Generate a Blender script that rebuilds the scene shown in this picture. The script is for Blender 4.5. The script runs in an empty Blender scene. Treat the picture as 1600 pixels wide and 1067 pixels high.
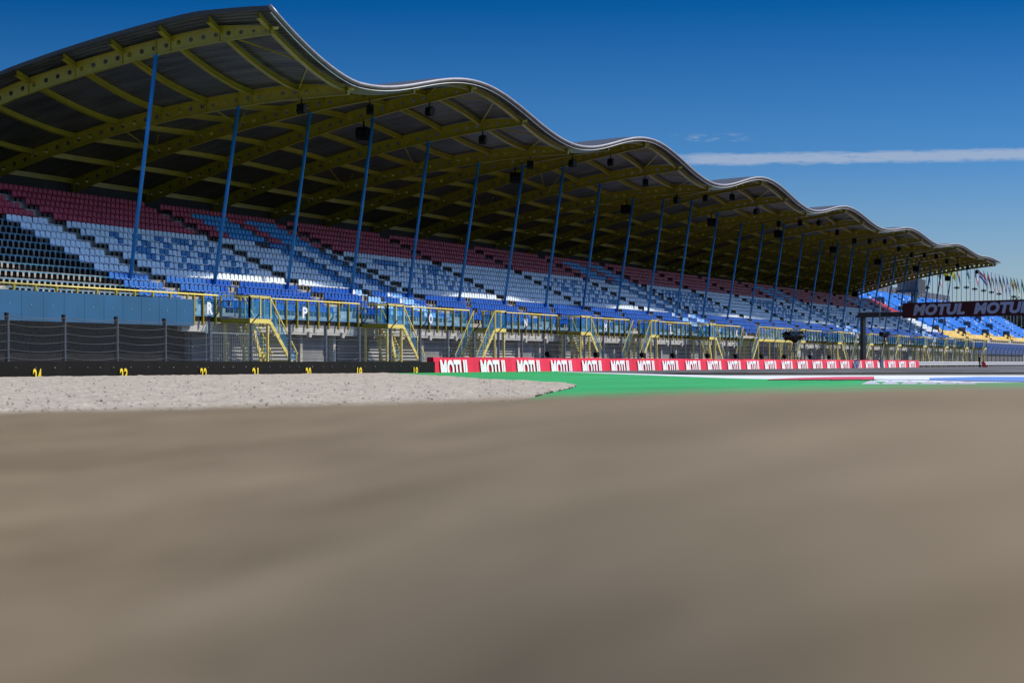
import bpy, math, random
from math import sin, cos, pi, radians, atan, sqrt, exp
from mathutils import Vector, noise
random.seed(7)
SC = bpy.context.scene
COL = SC.collection

# ------------------------------------------------------------------ camera
F = 3500.0 / 1600.0                      # focal length / sensor width
TH = atan(1309.3 / 3500.0)               # angle between view and stand direction
c, s = cos(TH), sin(TH)
CAMH = 0.55
cam = bpy.data.cameras.new('camera'); camo = bpy.data.objects.new('camera', cam); COL.objects.link(camo)
cam.sensor_width = 36; cam.lens = 36 * F; cam.shift_y = 33.0 / 1600
camo.location = (0, 0, CAMH); camo.rotation_euler = (pi/2, 0, TH - pi/2)
cam.clip_start = 0.05; cam.clip_end = 30000
cam.dof.use_dof = True; cam.dof.focus_distance = 150; cam.dof.aperture_fstop = 3.2
SC.camera = camo

# ------------------------------------------------------------------ sky, sun, exposure
SUN = Vector((10.0, -9.7, 11.5)).normalized()
el = math.asin(SUN.z); rot = math.atan2(SUN.x, SUN.y)
w = bpy.data.worlds.new('World'); SC.world = w; w.use_nodes = True
nt = w.node_tree; nt.nodes.clear()
N = nt.nodes.new; L = nt.links.new
out = N('ShaderNodeOutputWorld'); bg = N('ShaderNodeBackground'); bg.inputs[1].default_value = 0.15
sky = N('ShaderNodeTexSky'); sky.sky_type = 'NISHITA'; sky.sun_disc = False
sky.sun_elevation = el; sky.sun_rotation = rot; sky.air_density = 1.0; sky.dust_density = 0.4; sky.ozone_density = 2.0
tc = N('ShaderNodeTexCoord'); sep = N('ShaderNodeSeparateXYZ'); L(tc.outputs['Generated'], sep.inputs[0])
ramp = N('ShaderNodeValToRGB'); cr = ramp.color_ramp
mr = N('ShaderNodeMapRange'); mr.inputs[1].default_value = 0; mr.inputs[2].default_value = 1.0
L(sep.outputs['Z'], mr.inputs[0]); L(mr.outputs[0], ramp.inputs[0])
SKYR = [(0.0, (.27, .31, .42)), (0.04, (.19, .265, .40)), (0.09, (.070, .180, .36)), (0.158, (.0025, .092, .235)), (0.21, (.005, .10, .26)), (.36, (.62, .78, 1.0)), (1.0, (.88, .94, 1.0))]
cr.elements[0].position = 0; cr.elements[0].color = (*SKYR[0][1], 1)
cr.elements[1].position = 1; cr.elements[1].color = (*SKYR[-1][1], 1)
for p_, c_ in SKYR[1:-1]:
    e_ = cr.elements.new(p_); e_.color = (*c_, 1)
mul = N('ShaderNodeMixRGB'); mul.blend_type = 'MULTIPLY'; mul.inputs[0].default_value = 1
L(sky.outputs[0], mul.inputs[1]); L(ramp.outputs[0], mul.inputs[2])
# thin high cloud streaks: bands in azimuth / elevation
az = N('ShaderNodeMath'); az.operation = 'ARCTAN2'; L(sep.outputs['Y'], az.inputs[0]); L(sep.outputs['X'], az.inputs[1])
comb = N('ShaderNodeCombineXYZ'); L(az.outputs[0], comb.inputs[0]); L(sep.outputs['Z'], comb.inputs[1])
def cloud(a0, z0, zs, a1, a2, slope, sc, stretch, thr, seed):
    """mask around elevation z0, between azimuth a1<a<a2"""
    lin = N('ShaderNodeMath'); lin.operation = 'MULTIPLY_ADD'; L(az.outputs[0], lin.inputs[0]); lin.inputs[1].default_value = slope; lin.inputs[2].default_value = -z0 - slope * a0
    su = N('ShaderNodeMath'); su.operation = 'ADD'; L(sep.outputs['Z'], su.inputs[0]); L(lin.outputs[0], su.inputs[1])
    mp = N('ShaderNodeMapping'); mp.inputs['Scale'].default_value = (sc, sc * stretch, 1); mp.inputs['Location'].default_value = (seed, seed * 2, 0); L(comb.outputs[0], mp.inputs[0])
    nz = N('ShaderNodeTexNoise'); nz.inputs['Scale'].default_value = 1; nz.inputs['Detail'].default_value = 5; nz.inputs['Roughness'].default_value = .62; L(mp.outputs[0], nz.inputs[0])
    wv = N('ShaderNodeMath'); wv.operation = 'MULTIPLY_ADD'; L(nz.outputs[0], wv.inputs[0]); wv.inputs[1].default_value = zs * 1.1; wv.inputs[2].default_value = -zs * .55
    s2 = N('ShaderNodeMath'); s2.operation = 'ADD'; L(su.outputs[0], s2.inputs[0]); L(wv.outputs[0], s2.inputs[1])
    ab = N('ShaderNodeMath'); ab.operation = 'ABSOLUTE'; L(s2.outputs[0], ab.inputs[0])
    m1 = N('ShaderNodeMapRange'); m1.interpolation_type = 'SMOOTHSTEP'; L(ab.outputs[0], m1.inputs[0]); m1.inputs[1].default_value = zs * 0.35; m1.inputs[2].default_value = zs; m1.inputs[3].default_value = 1; m1.inputs[4].default_value = 0
    ma = N('ShaderNodeMapRange'); ma.interpolation_type = 'SMOOTHSTEP'; L(az.outputs[0], ma.inputs[0]); ma.inputs[1].default_value = a1; ma.inputs[2].default_value = a1 + (a2 - a1) * .25
    mb = N('ShaderNodeMapRange'); mb.interpolation_type = 'SMOOTHSTEP'; L(az.outputs[0], mb.inputs[0]); mb.inputs[1].default_value = a2 - .025; mb.inputs[2].default_value = a2; mb.inputs[3].default_value = 1; mb.inputs[4].default_value = 0
    mn = N('ShaderNodeMapRange'); L(nz.outputs[0], mn.inputs[0]); mn.inputs[1].default_value = thr; mn.inputs[2].default_value = thr + .25
    o = m1
    for q in (ma, mb, mn):
        mm = N('ShaderNodeMath'); mm.operation = 'MULTIPLY'; L(o.outputs[0], mm.inputs[0]); L(q.outputs[0], mm.inputs[1]); o = mm
    return o
def azof(px): return TH - atan((px - 800) / 3500.0)
def zof(py): return sin(atan((566.5 - py) / 3500.0))
c1 = cloud(azof(1300), zof(250), .0033, azof(1900), azof(1015), .0030, 90, 5.0, .18, 0)
c2 = cloud(azof(1090), zof(216), .0024, azof(1190), azof(1020), .0, 150, 4.0, .48, 5)
last = mul
for cl, amt in ((c1, .66), (c2, .5)):
    f_ = N('ShaderNodeMath'); f_.operation = 'MULTIPLY'; L(cl.outputs[0], f_.inputs[0]); f_.inputs[1].default_value = amt
    mx = N('ShaderNodeMixRGB'); L(f_.outputs[0], mx.inputs[0]); L(last.outputs[0], mx.inputs[1]); mx.inputs[2].default_value = (1.95, 2.25, 2.8, 1); last = mx
L(last.outputs[0], bg.inputs[0]); L(bg.outputs[0], out.inputs[0])
sl = bpy.data.lights.new('sun', 'SUN'); sl.energy = 3.55; sl.angle = radians(.5); sl.color = (1, .92, .79)
so = bpy.data.objects.new('sun', sl); COL.objects.link(so); so.rotation_euler = (-SUN).to_track_quat('-Z', 'Y').to_euler()
SC.view_settings.view_transform = 'Standard'; SC.view_settings.look = 'None'; SC.view_settings.exposure = 0.55; SC.view_settings.gamma = 1
SC.cycles.use_denoising = True
SC.cycles.max_bounces = 6; SC.cycles.diffuse_bounces = 3; SC.cycles.transparent_max_bounces = 24

# ------------------------------------------------------------------ helpers
def at(px, Y, z=0.0):
    """world point seen in column px at distance Y along the view, height z"""
    X = (px - 800) / 3500.0 * Y
    return Vector((c * Y + s * X, s * Y - c * X, z))
def gr(px, py, z=0.0):
    Y = (CAMH - z) * 3500.0 / (py - 566.5); return at(px, Y, z)
def u_at(px, D):
    m = (px - 800) / 3500.0; return D * (c + m * s) / (s - m * c)

MATS = {}
def mat(name, col, rough=.6, metal=0.0, var=.12, scale=3.0, bump=0.0, spec=.4, stretch=(1, 1, 1), col2=None, coat=0.0):
    if name in MATS: return MATS[name]
    m = bpy.data.materials.new(name); m.use_nodes = True; n = m.node_tree; b = n.nodes['Principled BSDF']
    b.inputs['Roughness'].default_value = rough; b.inputs['Metallic'].default_value = metal
    b.inputs['Specular IOR Level'].default_value = spec; b.inputs['Coat Weight'].default_value = coat
    t = n.nodes.new('ShaderNodeTexCoord'); mp = n.nodes.new('ShaderNodeMapping'); mp.inputs['Scale'].default_value = stretch
    nz = n.nodes.new('ShaderNodeTexNoise'); nz.inputs['Scale'].default_value = scale; nz.inputs['Detail'].default_value = 6
    n.links.new(t.outputs['Object'], mp.inputs[0]); n.links.new(mp.outputs[0], nz.inputs[0])
    r = n.nodes.new('ShaderNodeValToRGB'); r.color_ramp.elements[0].position = .3; r.color_ramp.elements[1].position = .7
    a = [min(1, x * (1 - var)) for x in col]; d = [min(1, x * (1 + var)) for x in (col2 or col)]
    r.color_ramp.elements[0].color = (*a, 1); r.color_ramp.elements[1].color = (*d, 1)
    n.links.new(nz.outputs[0], r.inputs[0]); n.links.new(r.outputs[0], b.inputs['Base Color'])
    if bump:
        bp = n.nodes.new('ShaderNodeBump'); bp.inputs['Strength'].default_value = bump; bp.inputs['Distance'].default_value = .03
        n.links.new(nz.outputs[0], bp.inputs['Height']); n.links.new(bp.outputs[0], b.inputs['Normal'])
    MATS[name] = m; return m
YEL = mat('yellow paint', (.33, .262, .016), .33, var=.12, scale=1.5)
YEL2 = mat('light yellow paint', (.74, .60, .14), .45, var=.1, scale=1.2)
PIL = mat('blue steel paint', (.015, .21, .50), .35, var=.12, scale=1.0)
CON = mat('concrete', (.37, .34, .295), .9, var=.3, scale=1.3, bump=.2)
CONL = mat('pale concrete', (.46, .44, .40), .9, var=.22, scale=1.6)
SHEET = mat('grey roof sheet', (.17, .165, .165), .42, .35, var=.25, scale=.6, stretch=(6, .4, 1))
TUBE = mat('pale metal edge', (.24, .225, .235), .45, .5, var=.15, scale=2)
WHITE = mat('white paint', (.8, .8, .8), .5, var=.05)
DARK = mat('dark steel', (.006, .006, .007), .7, var=.3, spec=.15)
GREY = mat('galvanised steel', (.30, .32, .34), .45, .5, var=.2, scale=3)
BACKW = mat('dark back wall', (.06, .057, .053), .9, var=.2, scale=.5)
MAROON = mat('maroon seat plastic', (.52, .030, .065), .45, var=.25, scale=.9)
LBLUE = mat('light blue seat plastic', (.76, .83, .91), .38, var=.12, scale=.9)
MBLUE = mat('mid blue seat plastic', (.012, .19, .47), .4, var=.15, scale=.9)
CYANU = mat('bright blue seat plastic', (.025, .32, .68), .4, var=.15, scale=.9)
ROYAL = mat('royal blue seat plastic', (.008, .085, .42), .35, var=.18, scale=.9)
ROYL = mat('faded blue seat plastic', (.035, .15, .46), .35, var=.12, scale=.9)
SKYS = mat('sky blue seat plastic', (.28, .52, .85), .35, var=.08)
WSEAT = mat('white seat plastic', (.75, .75, .78), .35, var=.05)
BSEAT = mat('black seat plastic', (.012, .013, .016), .5, var=.3)
CYAN = mat('cyan bench plastic', (.06, .36, .58), .4, var=.1)

class MB:
    def __init__(self): self.v = []; self.f = []; self.m = []; self.mats = []
    def mi(self, m):
        if m not in self.mats: self.mats.append(m)
        return self.mats.index(m)
    def poly(self, pts, m):
        b = len(self.v); self.v += [tuple(p) for p in pts]; self.f.append(tuple(range(b, b + len(pts)))); self.m.append(self.mi(m))
    def faces(self, vs, fs, m):
        b = len(self.v); self.v += [tuple(p) for p in vs]; k = self.mi(m)
        for f in fs: self.f.append(tuple(b + i for i in f)); self.m.append(k)
    def box(self, x0, x1, y0, y1, z0, z1, m):
        vs = [(x, y, z) for z in (z0, z1) for y in (y0, y1) for x in (x0, x1)]
        self.faces(vs, [(0, 2, 3, 1), (4, 5, 7, 6), (0, 1, 5, 4), (2, 6, 7, 3), (0, 4, 6, 2), (1, 3, 7, 5)], m)
    def bar(self, a, b, wd, ht, m, up=Vector((0, 0, 1))):
        a = Vector(a); b = Vector(b); d = (b - a).normalized(); r = d.cross(up)
        if r.length < 1e-4: r = Vector((1, 0, 0))
        r.normalize(); u = r.cross(d).normalized(); r = r * wd / 2; u = u * ht / 2
        vs = [a - r - u, a + r - u, a + r + u, a - r + u, b - r - u, b + r - u, b + r + u, b - r + u]
        self.faces(vs, [(0, 1, 2, 3), (7, 6, 5, 4), (0, 4, 5, 1), (1, 5, 6, 2), (2, 6, 7, 3), (3, 7, 4, 0)], m)
    def tube(self, pts, r, m, n=8, caps=True, radii=None):
        pts = [Vector(p) for p in pts]; rings = []
        for i, p in enumerate(pts):
            d = (pts[min(i + 1, len(pts) - 1)] - pts[max(i - 1, 0)]).normalized()
            up = Vector((0, 0, 1)) if abs(d.z) < .95 else Vector((1, 0, 0))
            x = d.cross(up).normalized(); y = x.cross(d).normalized(); rr = radii[i] if radii else r
            rings.append([p + x * cos(2*pi*k/n) * rr + y * sin(2*pi*k/n) * rr for k in range(n)])
        vs = [v for R in rings for v in R]; fs = []
        for i in range(len(pts) - 1):
            for k in range(n):
                a = i*n + k; b = i*n + (k+1) % n; fs.append((a, b, b + n, a + n))
        if caps: fs.append(tuple(range(n))[::-1]); fs.append(tuple((len(pts)-1)*n + k for k in range(n)))
        self.faces(vs, fs, m)
    def prism(self, outline, y0, y1, m):
        """outline in (x,z), extruded along y"""
        n = len(outline); vs = [(x, y0, z) for x, z in outline] + [(x, y1, z) for x, z in outline]
        fs = [tuple(range(n)), tuple(range(2*n - 1, n - 1, -1))] + [(i, i + n, (i+1) % n + n, (i+1) % n) for i in range(n)]
        self.faces(vs, fs, m)
    def mesh(self, name):
        me = bpy.data.meshes.new(name); me.from_pydata(self.v, [], self.f)
        for m in self.mats: me.materials.append(m)
        me.polygons.foreach_set('material_index', self.m); me.update(); return me
    def build(self, name, parent=None, smooth=False, loc=None):
        me = self.mesh(name)
        if smooth: me.polygons.foreach_set('use_smooth', [True] * len(me.polygons))
        return link(name, me, parent, loc)
def link(name, me, parent=None, loc=None):
    o = bpy.data.objects.new(name, me); COL.objects.link(o)
    if parent: o.parent = parent
    if loc is not None: o.location = loc
    return o
def tag(o, label=None, cat=None, group=None, kind=None):
    if label: o['label'] = label
    if cat: o['category'] = cat
    if group: o['group'] = group
    if kind: o['kind'] = kind
    return o
def thing(name, label, cat, loc=(0, 0, 0), group=None, rz=0):
    o = bpy.data.objects.new(name, None); COL.objects.link(o); o.location = loc; o.rotation_euler = (0, 0, rz); o.empty_display_size = .3
    return tag(o, label, cat, group)
def copy_tree(o, parent=None):
    k = o.copy(); COL.objects.link(k)
    if parent: k.parent = parent
    for ch in list(o.children): copy_tree(ch, k)
    return k
def text_mesh(txt, width, height, m, name='lettering', shear=0.0, offset=0.03, extrude=.01):
    """letters in the x-z plane, front towards -y, lower left corner at the origin"""
    cu = bpy.data.curves.new(name, 'FONT'); cu.body = txt; cu.size = 1; cu.shear = shear; cu.offset = offset; cu.resolution_u = 4; cu.space_character = 1.06
    to = bpy.data.objects.new(name, cu); COL.objects.link(to)
    dg = bpy.context.evaluated_depsgraph_get(); dg.update()
    me = bpy.data.meshes.new_from_object(to.evaluated_get(dg)); bpy.data.objects.remove(to); bpy.data.curves.remove(cu)
    xs = [v.co.x for v in me.vertices]; ys = [v.co.y for v in me.vertices]
    x0, x1, y0, y1 = min(xs), max(xs), min(ys), max(ys); b = MB()
    flat = [((v.co.x - x0) / (x1 - x0) * width, (v.co.y - y0) / (y1 - y0) * height) for v in me.vertices]
    vs = [(x, -extrude, z) for x, z in flat]; fs = [tuple(p.vertices) for p in me.polygons]
    b.faces(vs, fs, m); me2 = b.mesh(name); bpy.data.meshes.remove(me); return me2

# ------------------------------------------------------------------ the ground
def ground_mat(name, c1_, c2_, scale, bump, rough=.95, dark=None, dist=.04, fine=6.0, spec=.2, stretch=None, rot=0):
    m = bpy.data.materials.new(name); m.use_nodes = True; n = m.node_tree; b = n.nodes['Principled BSDF']; b.inputs['Roughness'].default_value = rough
    b.inputs['Specular IOR Level'].default_value = spec
    t = n.nodes.new('ShaderNodeTexCoord')
    nz = n.nodes.new('ShaderNodeTexNoise'); nz.inputs['Scale'].default_value = scale; nz.inputs['Detail'].default_value = 8; nz.inputs['Roughness'].default_value = .6
    n2 = n.nodes.new('ShaderNodeTexNoise'); n2.inputs['Scale'].default_value = scale * fine; n2.inputs['Detail'].default_value = 4
    for q in (nz, n2): n.links.new(t.outputs['Object'], q.inputs[0])
    if stretch:
        mp = n.nodes.new('ShaderNodeMapping'); mp.inputs['Scale'].default_value = stretch; mp.inputs['Rotation'].default_value = (0, 0, rot)
        n.links.new(t.outputs['Object'], mp.inputs[0]); n.links.new(mp.outputs[0], nz.inputs[0])
    ad = n.nodes.new('ShaderNodeMath'); ad.operation = 'ADD'; n.links.new(nz.outputs[0], ad.inputs[0]); n.links.new(n2.outputs[0], ad.inputs[1])
    r = n.nodes.new('ShaderNodeValToRGB'); r.color_ramp.elements[0].position = .36; r.color_ramp.elements[1].position = .64
    hf = n.nodes.new('ShaderNodeMath'); hf.operation = 'MULTIPLY'; hf.inputs[1].default_value = .5; n.links.new(ad.outputs[0], hf.inputs[0])
    n.links.new(hf.outputs[0], r.inputs[0]); r.color_ramp.elements[0].color = (*c1_, 1); r.color_ramp.elements[1].color = (*c2_, 1)
    if dark:
        e = r.color_ramp.elements.new(.30); e.color = (*dark, 1)
    n.links.new(r.outputs[0], b.inputs['Base Color'])
    bp = n.nodes.new('ShaderNodeBump'); bp.inputs['Strength'].default_value = bump; bp.inputs['Distance'].default_value = dist
    n.links.new(hf.outputs[0], bp.inputs['Height']); n.links.new(bp.outputs[0], b.inputs['Normal']); return m
GRAVEL = ground_mat('gravel', (.27, .222, .165), (.55, .475, .37), 2.6, 1.0, dark=(.14, .105, .07), dist=.06)
NEARG = ground_mat('near gravel', (.150, .106, .052), (.245, .182, .104), .7, .3, dist=.012)
ASPH = ground_mat('asphalt', (.055, .050, .049), (.16, .148, .14), .8, .25, rough=.8, dist=.01, fine=30, stretch=(.10, 1.4, 1), rot=.08)
GREENP = ground_mat('green painted asphalt', (.012, .24, .048), (.035, .42, .11), .6, .15, rough=.7, dist=.005, fine=20, stretch=(.15, .8, 1), rot=.35)
LAND = ground_mat('land', (.10, .10, .07), (.17, .155, .12), .05, .3)
b = MB(); b.poly([(-4000, -4000, -.06), (6000, -4000, -.06), (6000, 6000, -.06), (-4000, 6000, -.06)], LAND); tag(b.build('ground'), kind='structure')
b = MB()       # asphalt of the track and the service road
b.poly([(100, 46.9, -.004), (620, 46.9, -.004), (620, -60, -.004), (420, -60, -.004), (260, 0, -.004), (140, 0, -.004)], ASPH); tag(b.build('asphalt_track'), kind='structure')
b = MB(); b.poly([(60, 46.9, -.012), (900, 46.9, -.012), (900, 120, -.012), (60, 120, -.012)], ASPH); tag(b.build('service_road'), kind='structure')
# green run-off
bd = [(600, 582.9), (700, 588.2), (760, 592.6), (820, 595.5), (868, 598), (893, 600.5), (901, 603.5), (893, 607), (860, 614), (800, 630), (700, 680)]
pts = [gr(x, y, .0) for x, y in bd]
line_lo = [(872, 580.7), (960, 584.1), (1060, 587.9), (1140, 591), (1205, 592.4), (1400, 592.8), (1640, 594)]
top = [Vector((u_at(872, 47), 47 - .05, 0)), Vector((u_at(600, 47), 46.95, 0))]
gp = [gr(x, y) for x, y in line_lo][::-1] + top
lowr = [gr(1640, 700), gr(1000, 720)]
b = MB(); b.poly([Vector((p.x, p.y, .004)) for p in gp + pts + lowr[::-1]], GREENP); tag(b.build('painted_run_off'), kind='structure')
# white edge line and kerb
line_hi = [(872, 580.3), (960, 582.8), (1060, 585.3), (1140, 586.9), (1320, 586.4), (1640, 586.2)]
def interp(pts, x):
    for (x0, y0), (x1, y1) in zip(pts, pts[1:]):
        if x0 <= x <= x1: return y0 + (y1 - y0) * (x - x0) / (x1 - x0)
    return pts[-1][1]
KW = mat('white kerb paint', (.72, .72, .72), .6, var=.12, scale=.6)
KR = mat('red kerb paint', (.62, .03, .04), .55, var=.15, scale=.6)
KB = mat('blue kerb paint', (.10, .22, .55), .55, var=.15, scale=.6)
KG = mat('grey white paint', (.50, .50, .52), .6, var=.15, scale=.5)
b = MB(); xs = list(range(872, 1640, 24))
for x0, x1 in zip(xs, xs[1:]):
    b.poly([*(gr(x, interp(line_hi, x), .008) for x in (x0, x1)), *(gr(x, interp(line_lo, x), .008) for x in (x1, x0))], KW)
tag(b.build('white_edge_line'), kind='structure')
b = MB()
def kq(x0, x1, a0, a1, b0, b1, m, z=.03):
    p = [gr(x0, a0, z), gr(x1, a1, z), gr(x1, b1, z), gr(x0, b0, z)]
    b.poly(p, m)
    b.poly([p[3], p[2], Vector((p[2].x, p[2].y, .0)), Vector((p[3].x, p[3].y, .0))], DARK if m is KR else m)
kq(1200, 1250, 592.3, 590.0, 592.9, 592.6, KR); kq(1250, 1310, 590.0, 588.6, 592.6, 592.7, KR); kq(1310, 1366, 588.6, 588.2, 592.7, 592.4, KR)
kq(1366, 1452, 588.2, 588.8, 592.4, 593.0, KW); kq(1452, 1530, 590.4, 588.6, 593.0, 594.8, KB); kq(1530, 1640, 588.6, 588.8, 594.8, 596.5, KB)
for x in (1250, 1300, 1345): kq(x, x + 18, 591.2, 591.2, 592.9, 592.6, KR, .036)
tag(b.build('track_kerb'), kind='structure')
b = MB()
for i, x in enumerate(range(1345, 1520, 30)):
    b.poly([gr(x, 600.0, .009), gr(x + 16, 594.0, .009), gr(x + 33, 600.0, .009)], KG)
b.poly([gr(1372, 593.6, .0085), gr(1640, 593.2, .0085), gr(1640, 597.0, .0085), gr(1500, 598.2, .0085), gr(1360, 595.6, .0085)], KW)
tag(b.build('painted_kerb_apron'), kind='structure')
RUB = mat('rubber mark', (.035, .032, .031), .75, var=.3, scale=2)
rs = random.Random(21); b = MB()
for k in range(13):
    x0 = rs.uniform(960, 1450); y0 = rs.uniform(575.5, 582.5); sl_ = rs.uniform(-.004, .010); wd = rs.uniform(.08, .22); n_ = 10; L_ = rs.uniform(90, 260); P_ = []
    for q in range(n_ + 1):
        x = x0 + L_ * q / n_; y = min(585.3, y0 + sl_ * L_ * q / n_ + .5 * sin(q * .5 + k)); P_.append((gr(x, y - wd, 0), gr(x, y + wd, 0)))
    for (a0, a1), (e0, e1) in zip(P_, P_[1:]): b.poly([(v.x, v.y, .0005 + .0004 * k) for v in (a0, e0, e1, a1)], RUB)
tag(b.build('rubber_marks'), kind='structure')
# gravel trap: a lumpy surface in the near left
b = MB(); NX, NY = 400, 300; vs = []; inside = []
def inpoly(x, y, P):
    r = False; j = len(P) - 1
    for i in range(len(P)):
        if (P[i][1] > y) != (P[j][1] > y) and x < (P[j][0] - P[i][0]) * (y - P[i][1]) / (P[j][1] - P[i][1]) + P[i][0]: r = not r
        j = i
    return r
gpoly = [(p.x, p.y) for p in pts] + [(gr(600, 760).x, gr(600, 760).y), (gr(-60, 760).x, gr(-60, 760).y), (gr(-300, 640).x, gr(-300, 640).y), (u_at(-300, 46.8), 46.8), (u_at(600, 46.8), 46.8)]
def gz(x, y):
    return .030 * noise.noise(Vector((x * .9, y * .9, 0))) + .016 * noise.noise(Vector((x * 3.1, y * 3.1, 3))) + .010 * noise.noise(Vector((x * 8, y * 8, 7)))
for j in range(NY + 1):
    Yd = 14 * (125.0 / 14) ** (j / NY)
    for i in range(NX + 1):
        p = at(-60 + 990 * i / NX, Yd)
        vs.append((p.x, p.y, .018 + gz(p.x, p.y)))
fs = []
for j in range(NY):
    for i in range(NX):
        a = j * (NX + 1) + i; x = (vs[a][0] + vs[a + NX + 2][0]) / 2; y = (vs[a][1] + vs[a + NX + 2][1]) / 2
        if inpoly(x, y, gpoly): fs.append((a, a + 1, a + NX + 2, a + NX + 1))
b.faces(vs, fs, GRAVEL); tag(b.build('gravel_trap', smooth=True), kind='structure')
b = MB(); rs = random.Random(3); n_ = 0
STM = [mat('pale stone', (.42, .37, .31), .9), mat('brown stone', (.20, .16, .12), .9), mat('grey stone', (.28, .26, .24), .9)]
while n_ < 1300:
    Yd = 24 + 85 * rs.random() ** 1.3; p = at(rs.uniform(-40, 920), Yd)
    if not inpoly(p.x, p.y, gpoly): continue
    n_ += 1; r = rs.uniform(.010, .026) * (1.5 if rs.random() < .05 else 1); z = .018 + gz(p.x, p.y); a0 = rs.random() * 6
    vv = [(p.x, p.y, z + r * .9)] + [(p.x + cos(a0 + k * 1.2566) * r * rs.uniform(.8, 1.2), p.y + sin(a0 + k * 1.2566) * r, z + r * .2) for k in range(5)] + [(p.x + cos(a0 + k * 1.2566) * r, p.y + sin(a0 + k * 1.2566) * r, z - r) for k in range(5)]
    b.faces(vv, [(0, k + 1, (k + 1) % 5 + 1) for k in range(5)] + [(k + 1, k + 6, (k + 1) % 5 + 6, (k + 1) % 5 + 1) for k in range(5)], STM[rs.choice((0, 0, 1, 2))])
tag(b.build('loose_stones'), 'loose stones scattered over the pale gravel trap', 'gravel', kind='stuff')
# near bank of gravel on which the camera lies
b = MB(); NX, NY = 160, 170; vs = []
for j in range(NY + 1):
    Yd = .12 * (14.0 / .12) ** (j / NY)
    for i in range(NX + 1):
        q = i / NX; px = -900 + 3400 * q; p = at(px, Yd); X = (px - 800) / 1600
        sm_ = 1 / (1 + exp(-(px - 800) / 330)); Yc = 8.2 - 4.2 * sm_
        yc = 647 - 49 * (.5 + .62 * math.tanh((px - 760) / 900))
        crest = -(yc - 566.5) / 3500 * Yc; z = crest + CAMH
        if Yd > Yc: t = min(1, (Yd - Yc) / 3.5); z = (crest + CAMH) * (1 - t * t * (3 - 2 * t)) - .10 * t
        else: z -= .010 * (Yc - Yd) + .05 * max(0, 1.6 - Yd) ** 2  # dips near the camera, shaped to turn from the sun and look darker
        k = min(1, Yd)
        z += .004 * k * noise.noise(Vector((p.x * .9, p.y * .9, 1))) + .0015 * noise.noise(Vector((p.x * 5, p.y * 5, 2))) * k + .001 * noise.noise(Vector((p.x * 19, p.y * 19, 5)))
        vs.append((p.x, p.y, z))
fs = [(j * (NX + 1) + i, j * (NX + 1) + i + 1, (j + 1) * (NX + 1) + i + 1, (j + 1) * (NX + 1) + i) for j in range(NY) for i in range(NX)]
b.faces(vs, fs, NEARG); tag(b.build('gravel_bank', smooth=True), kind='structure')

# ------------------------------------------------------------------ the main grandstand
U0, BAY, NR = 102.72, 9.2135, 28
def wv(t):
    if t >= 1: return cos(2 * pi * (t - 3) / 4)
    return -1 + 2.3 * max(0, 1 - t) ** 1.65
def amp(D): return 1.0 * max(0, (74.5 - D) / 23.0) ** 1.55
def fade(t):
    K = [(0, 1.12), (5, 1.1), (9, 1.0), (13, .82), (17, .55), (21, .48), (25, .3), (27, .0), (40, 0)]
    for (a, x), (b_, y) in zip(K, K[1:]):
        if a <= t <= b_: return x + (y - x) * (t - a) / (b_ - a)
    return K[0][1]
def prof(D):      # underside of the ribs, middle of the wave, above the ground at u=0
    x = 74.5 - D; return CAMH + 10.86 + .3631 * x - .00594 * x * x
def drop(u, D): return .00206 * (u * c + D * s)
def wave(t, D):
    a = amp(D)
    if t < 1:
        e = max(0, 1 - t) ** 1.6; E = .62 + .40 * min(1, (74.5 - D) / 8.0)
        if D < 56: E -= .02 * (56 - D)
        return -a * 1.12 + e * (a * 1.12 + E)
    w_ = a * fade(t) * wv(t)
    if t > 25.5: w_ -= .38 * (t - 25.5) / 1.5 * min(1, (74.5 - D) / 16)
    return w_
def under(u, D): return prof(D) - drop(u, D) + wave((u - U0) / BAY, D)
UA, UB = U0 - 1.3, U0 + BAY * (NR - 1) + .7
stand = thing('grandstand', 'long covered grandstand with wavy roof, yellow ribs and leaning blue columns', 'grandstand', (U0, 60, 0))
def SP(bm, name, smooth=False, label=None):     # part of the stand, modelled in world coordinates
    o = bm.build(name, stand, smooth); o.location = (-U0, -60, 0)
    if label: o['label'] = label
    return o
PURL = [51.65 + 2.85 * k for k in range(9)]
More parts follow.
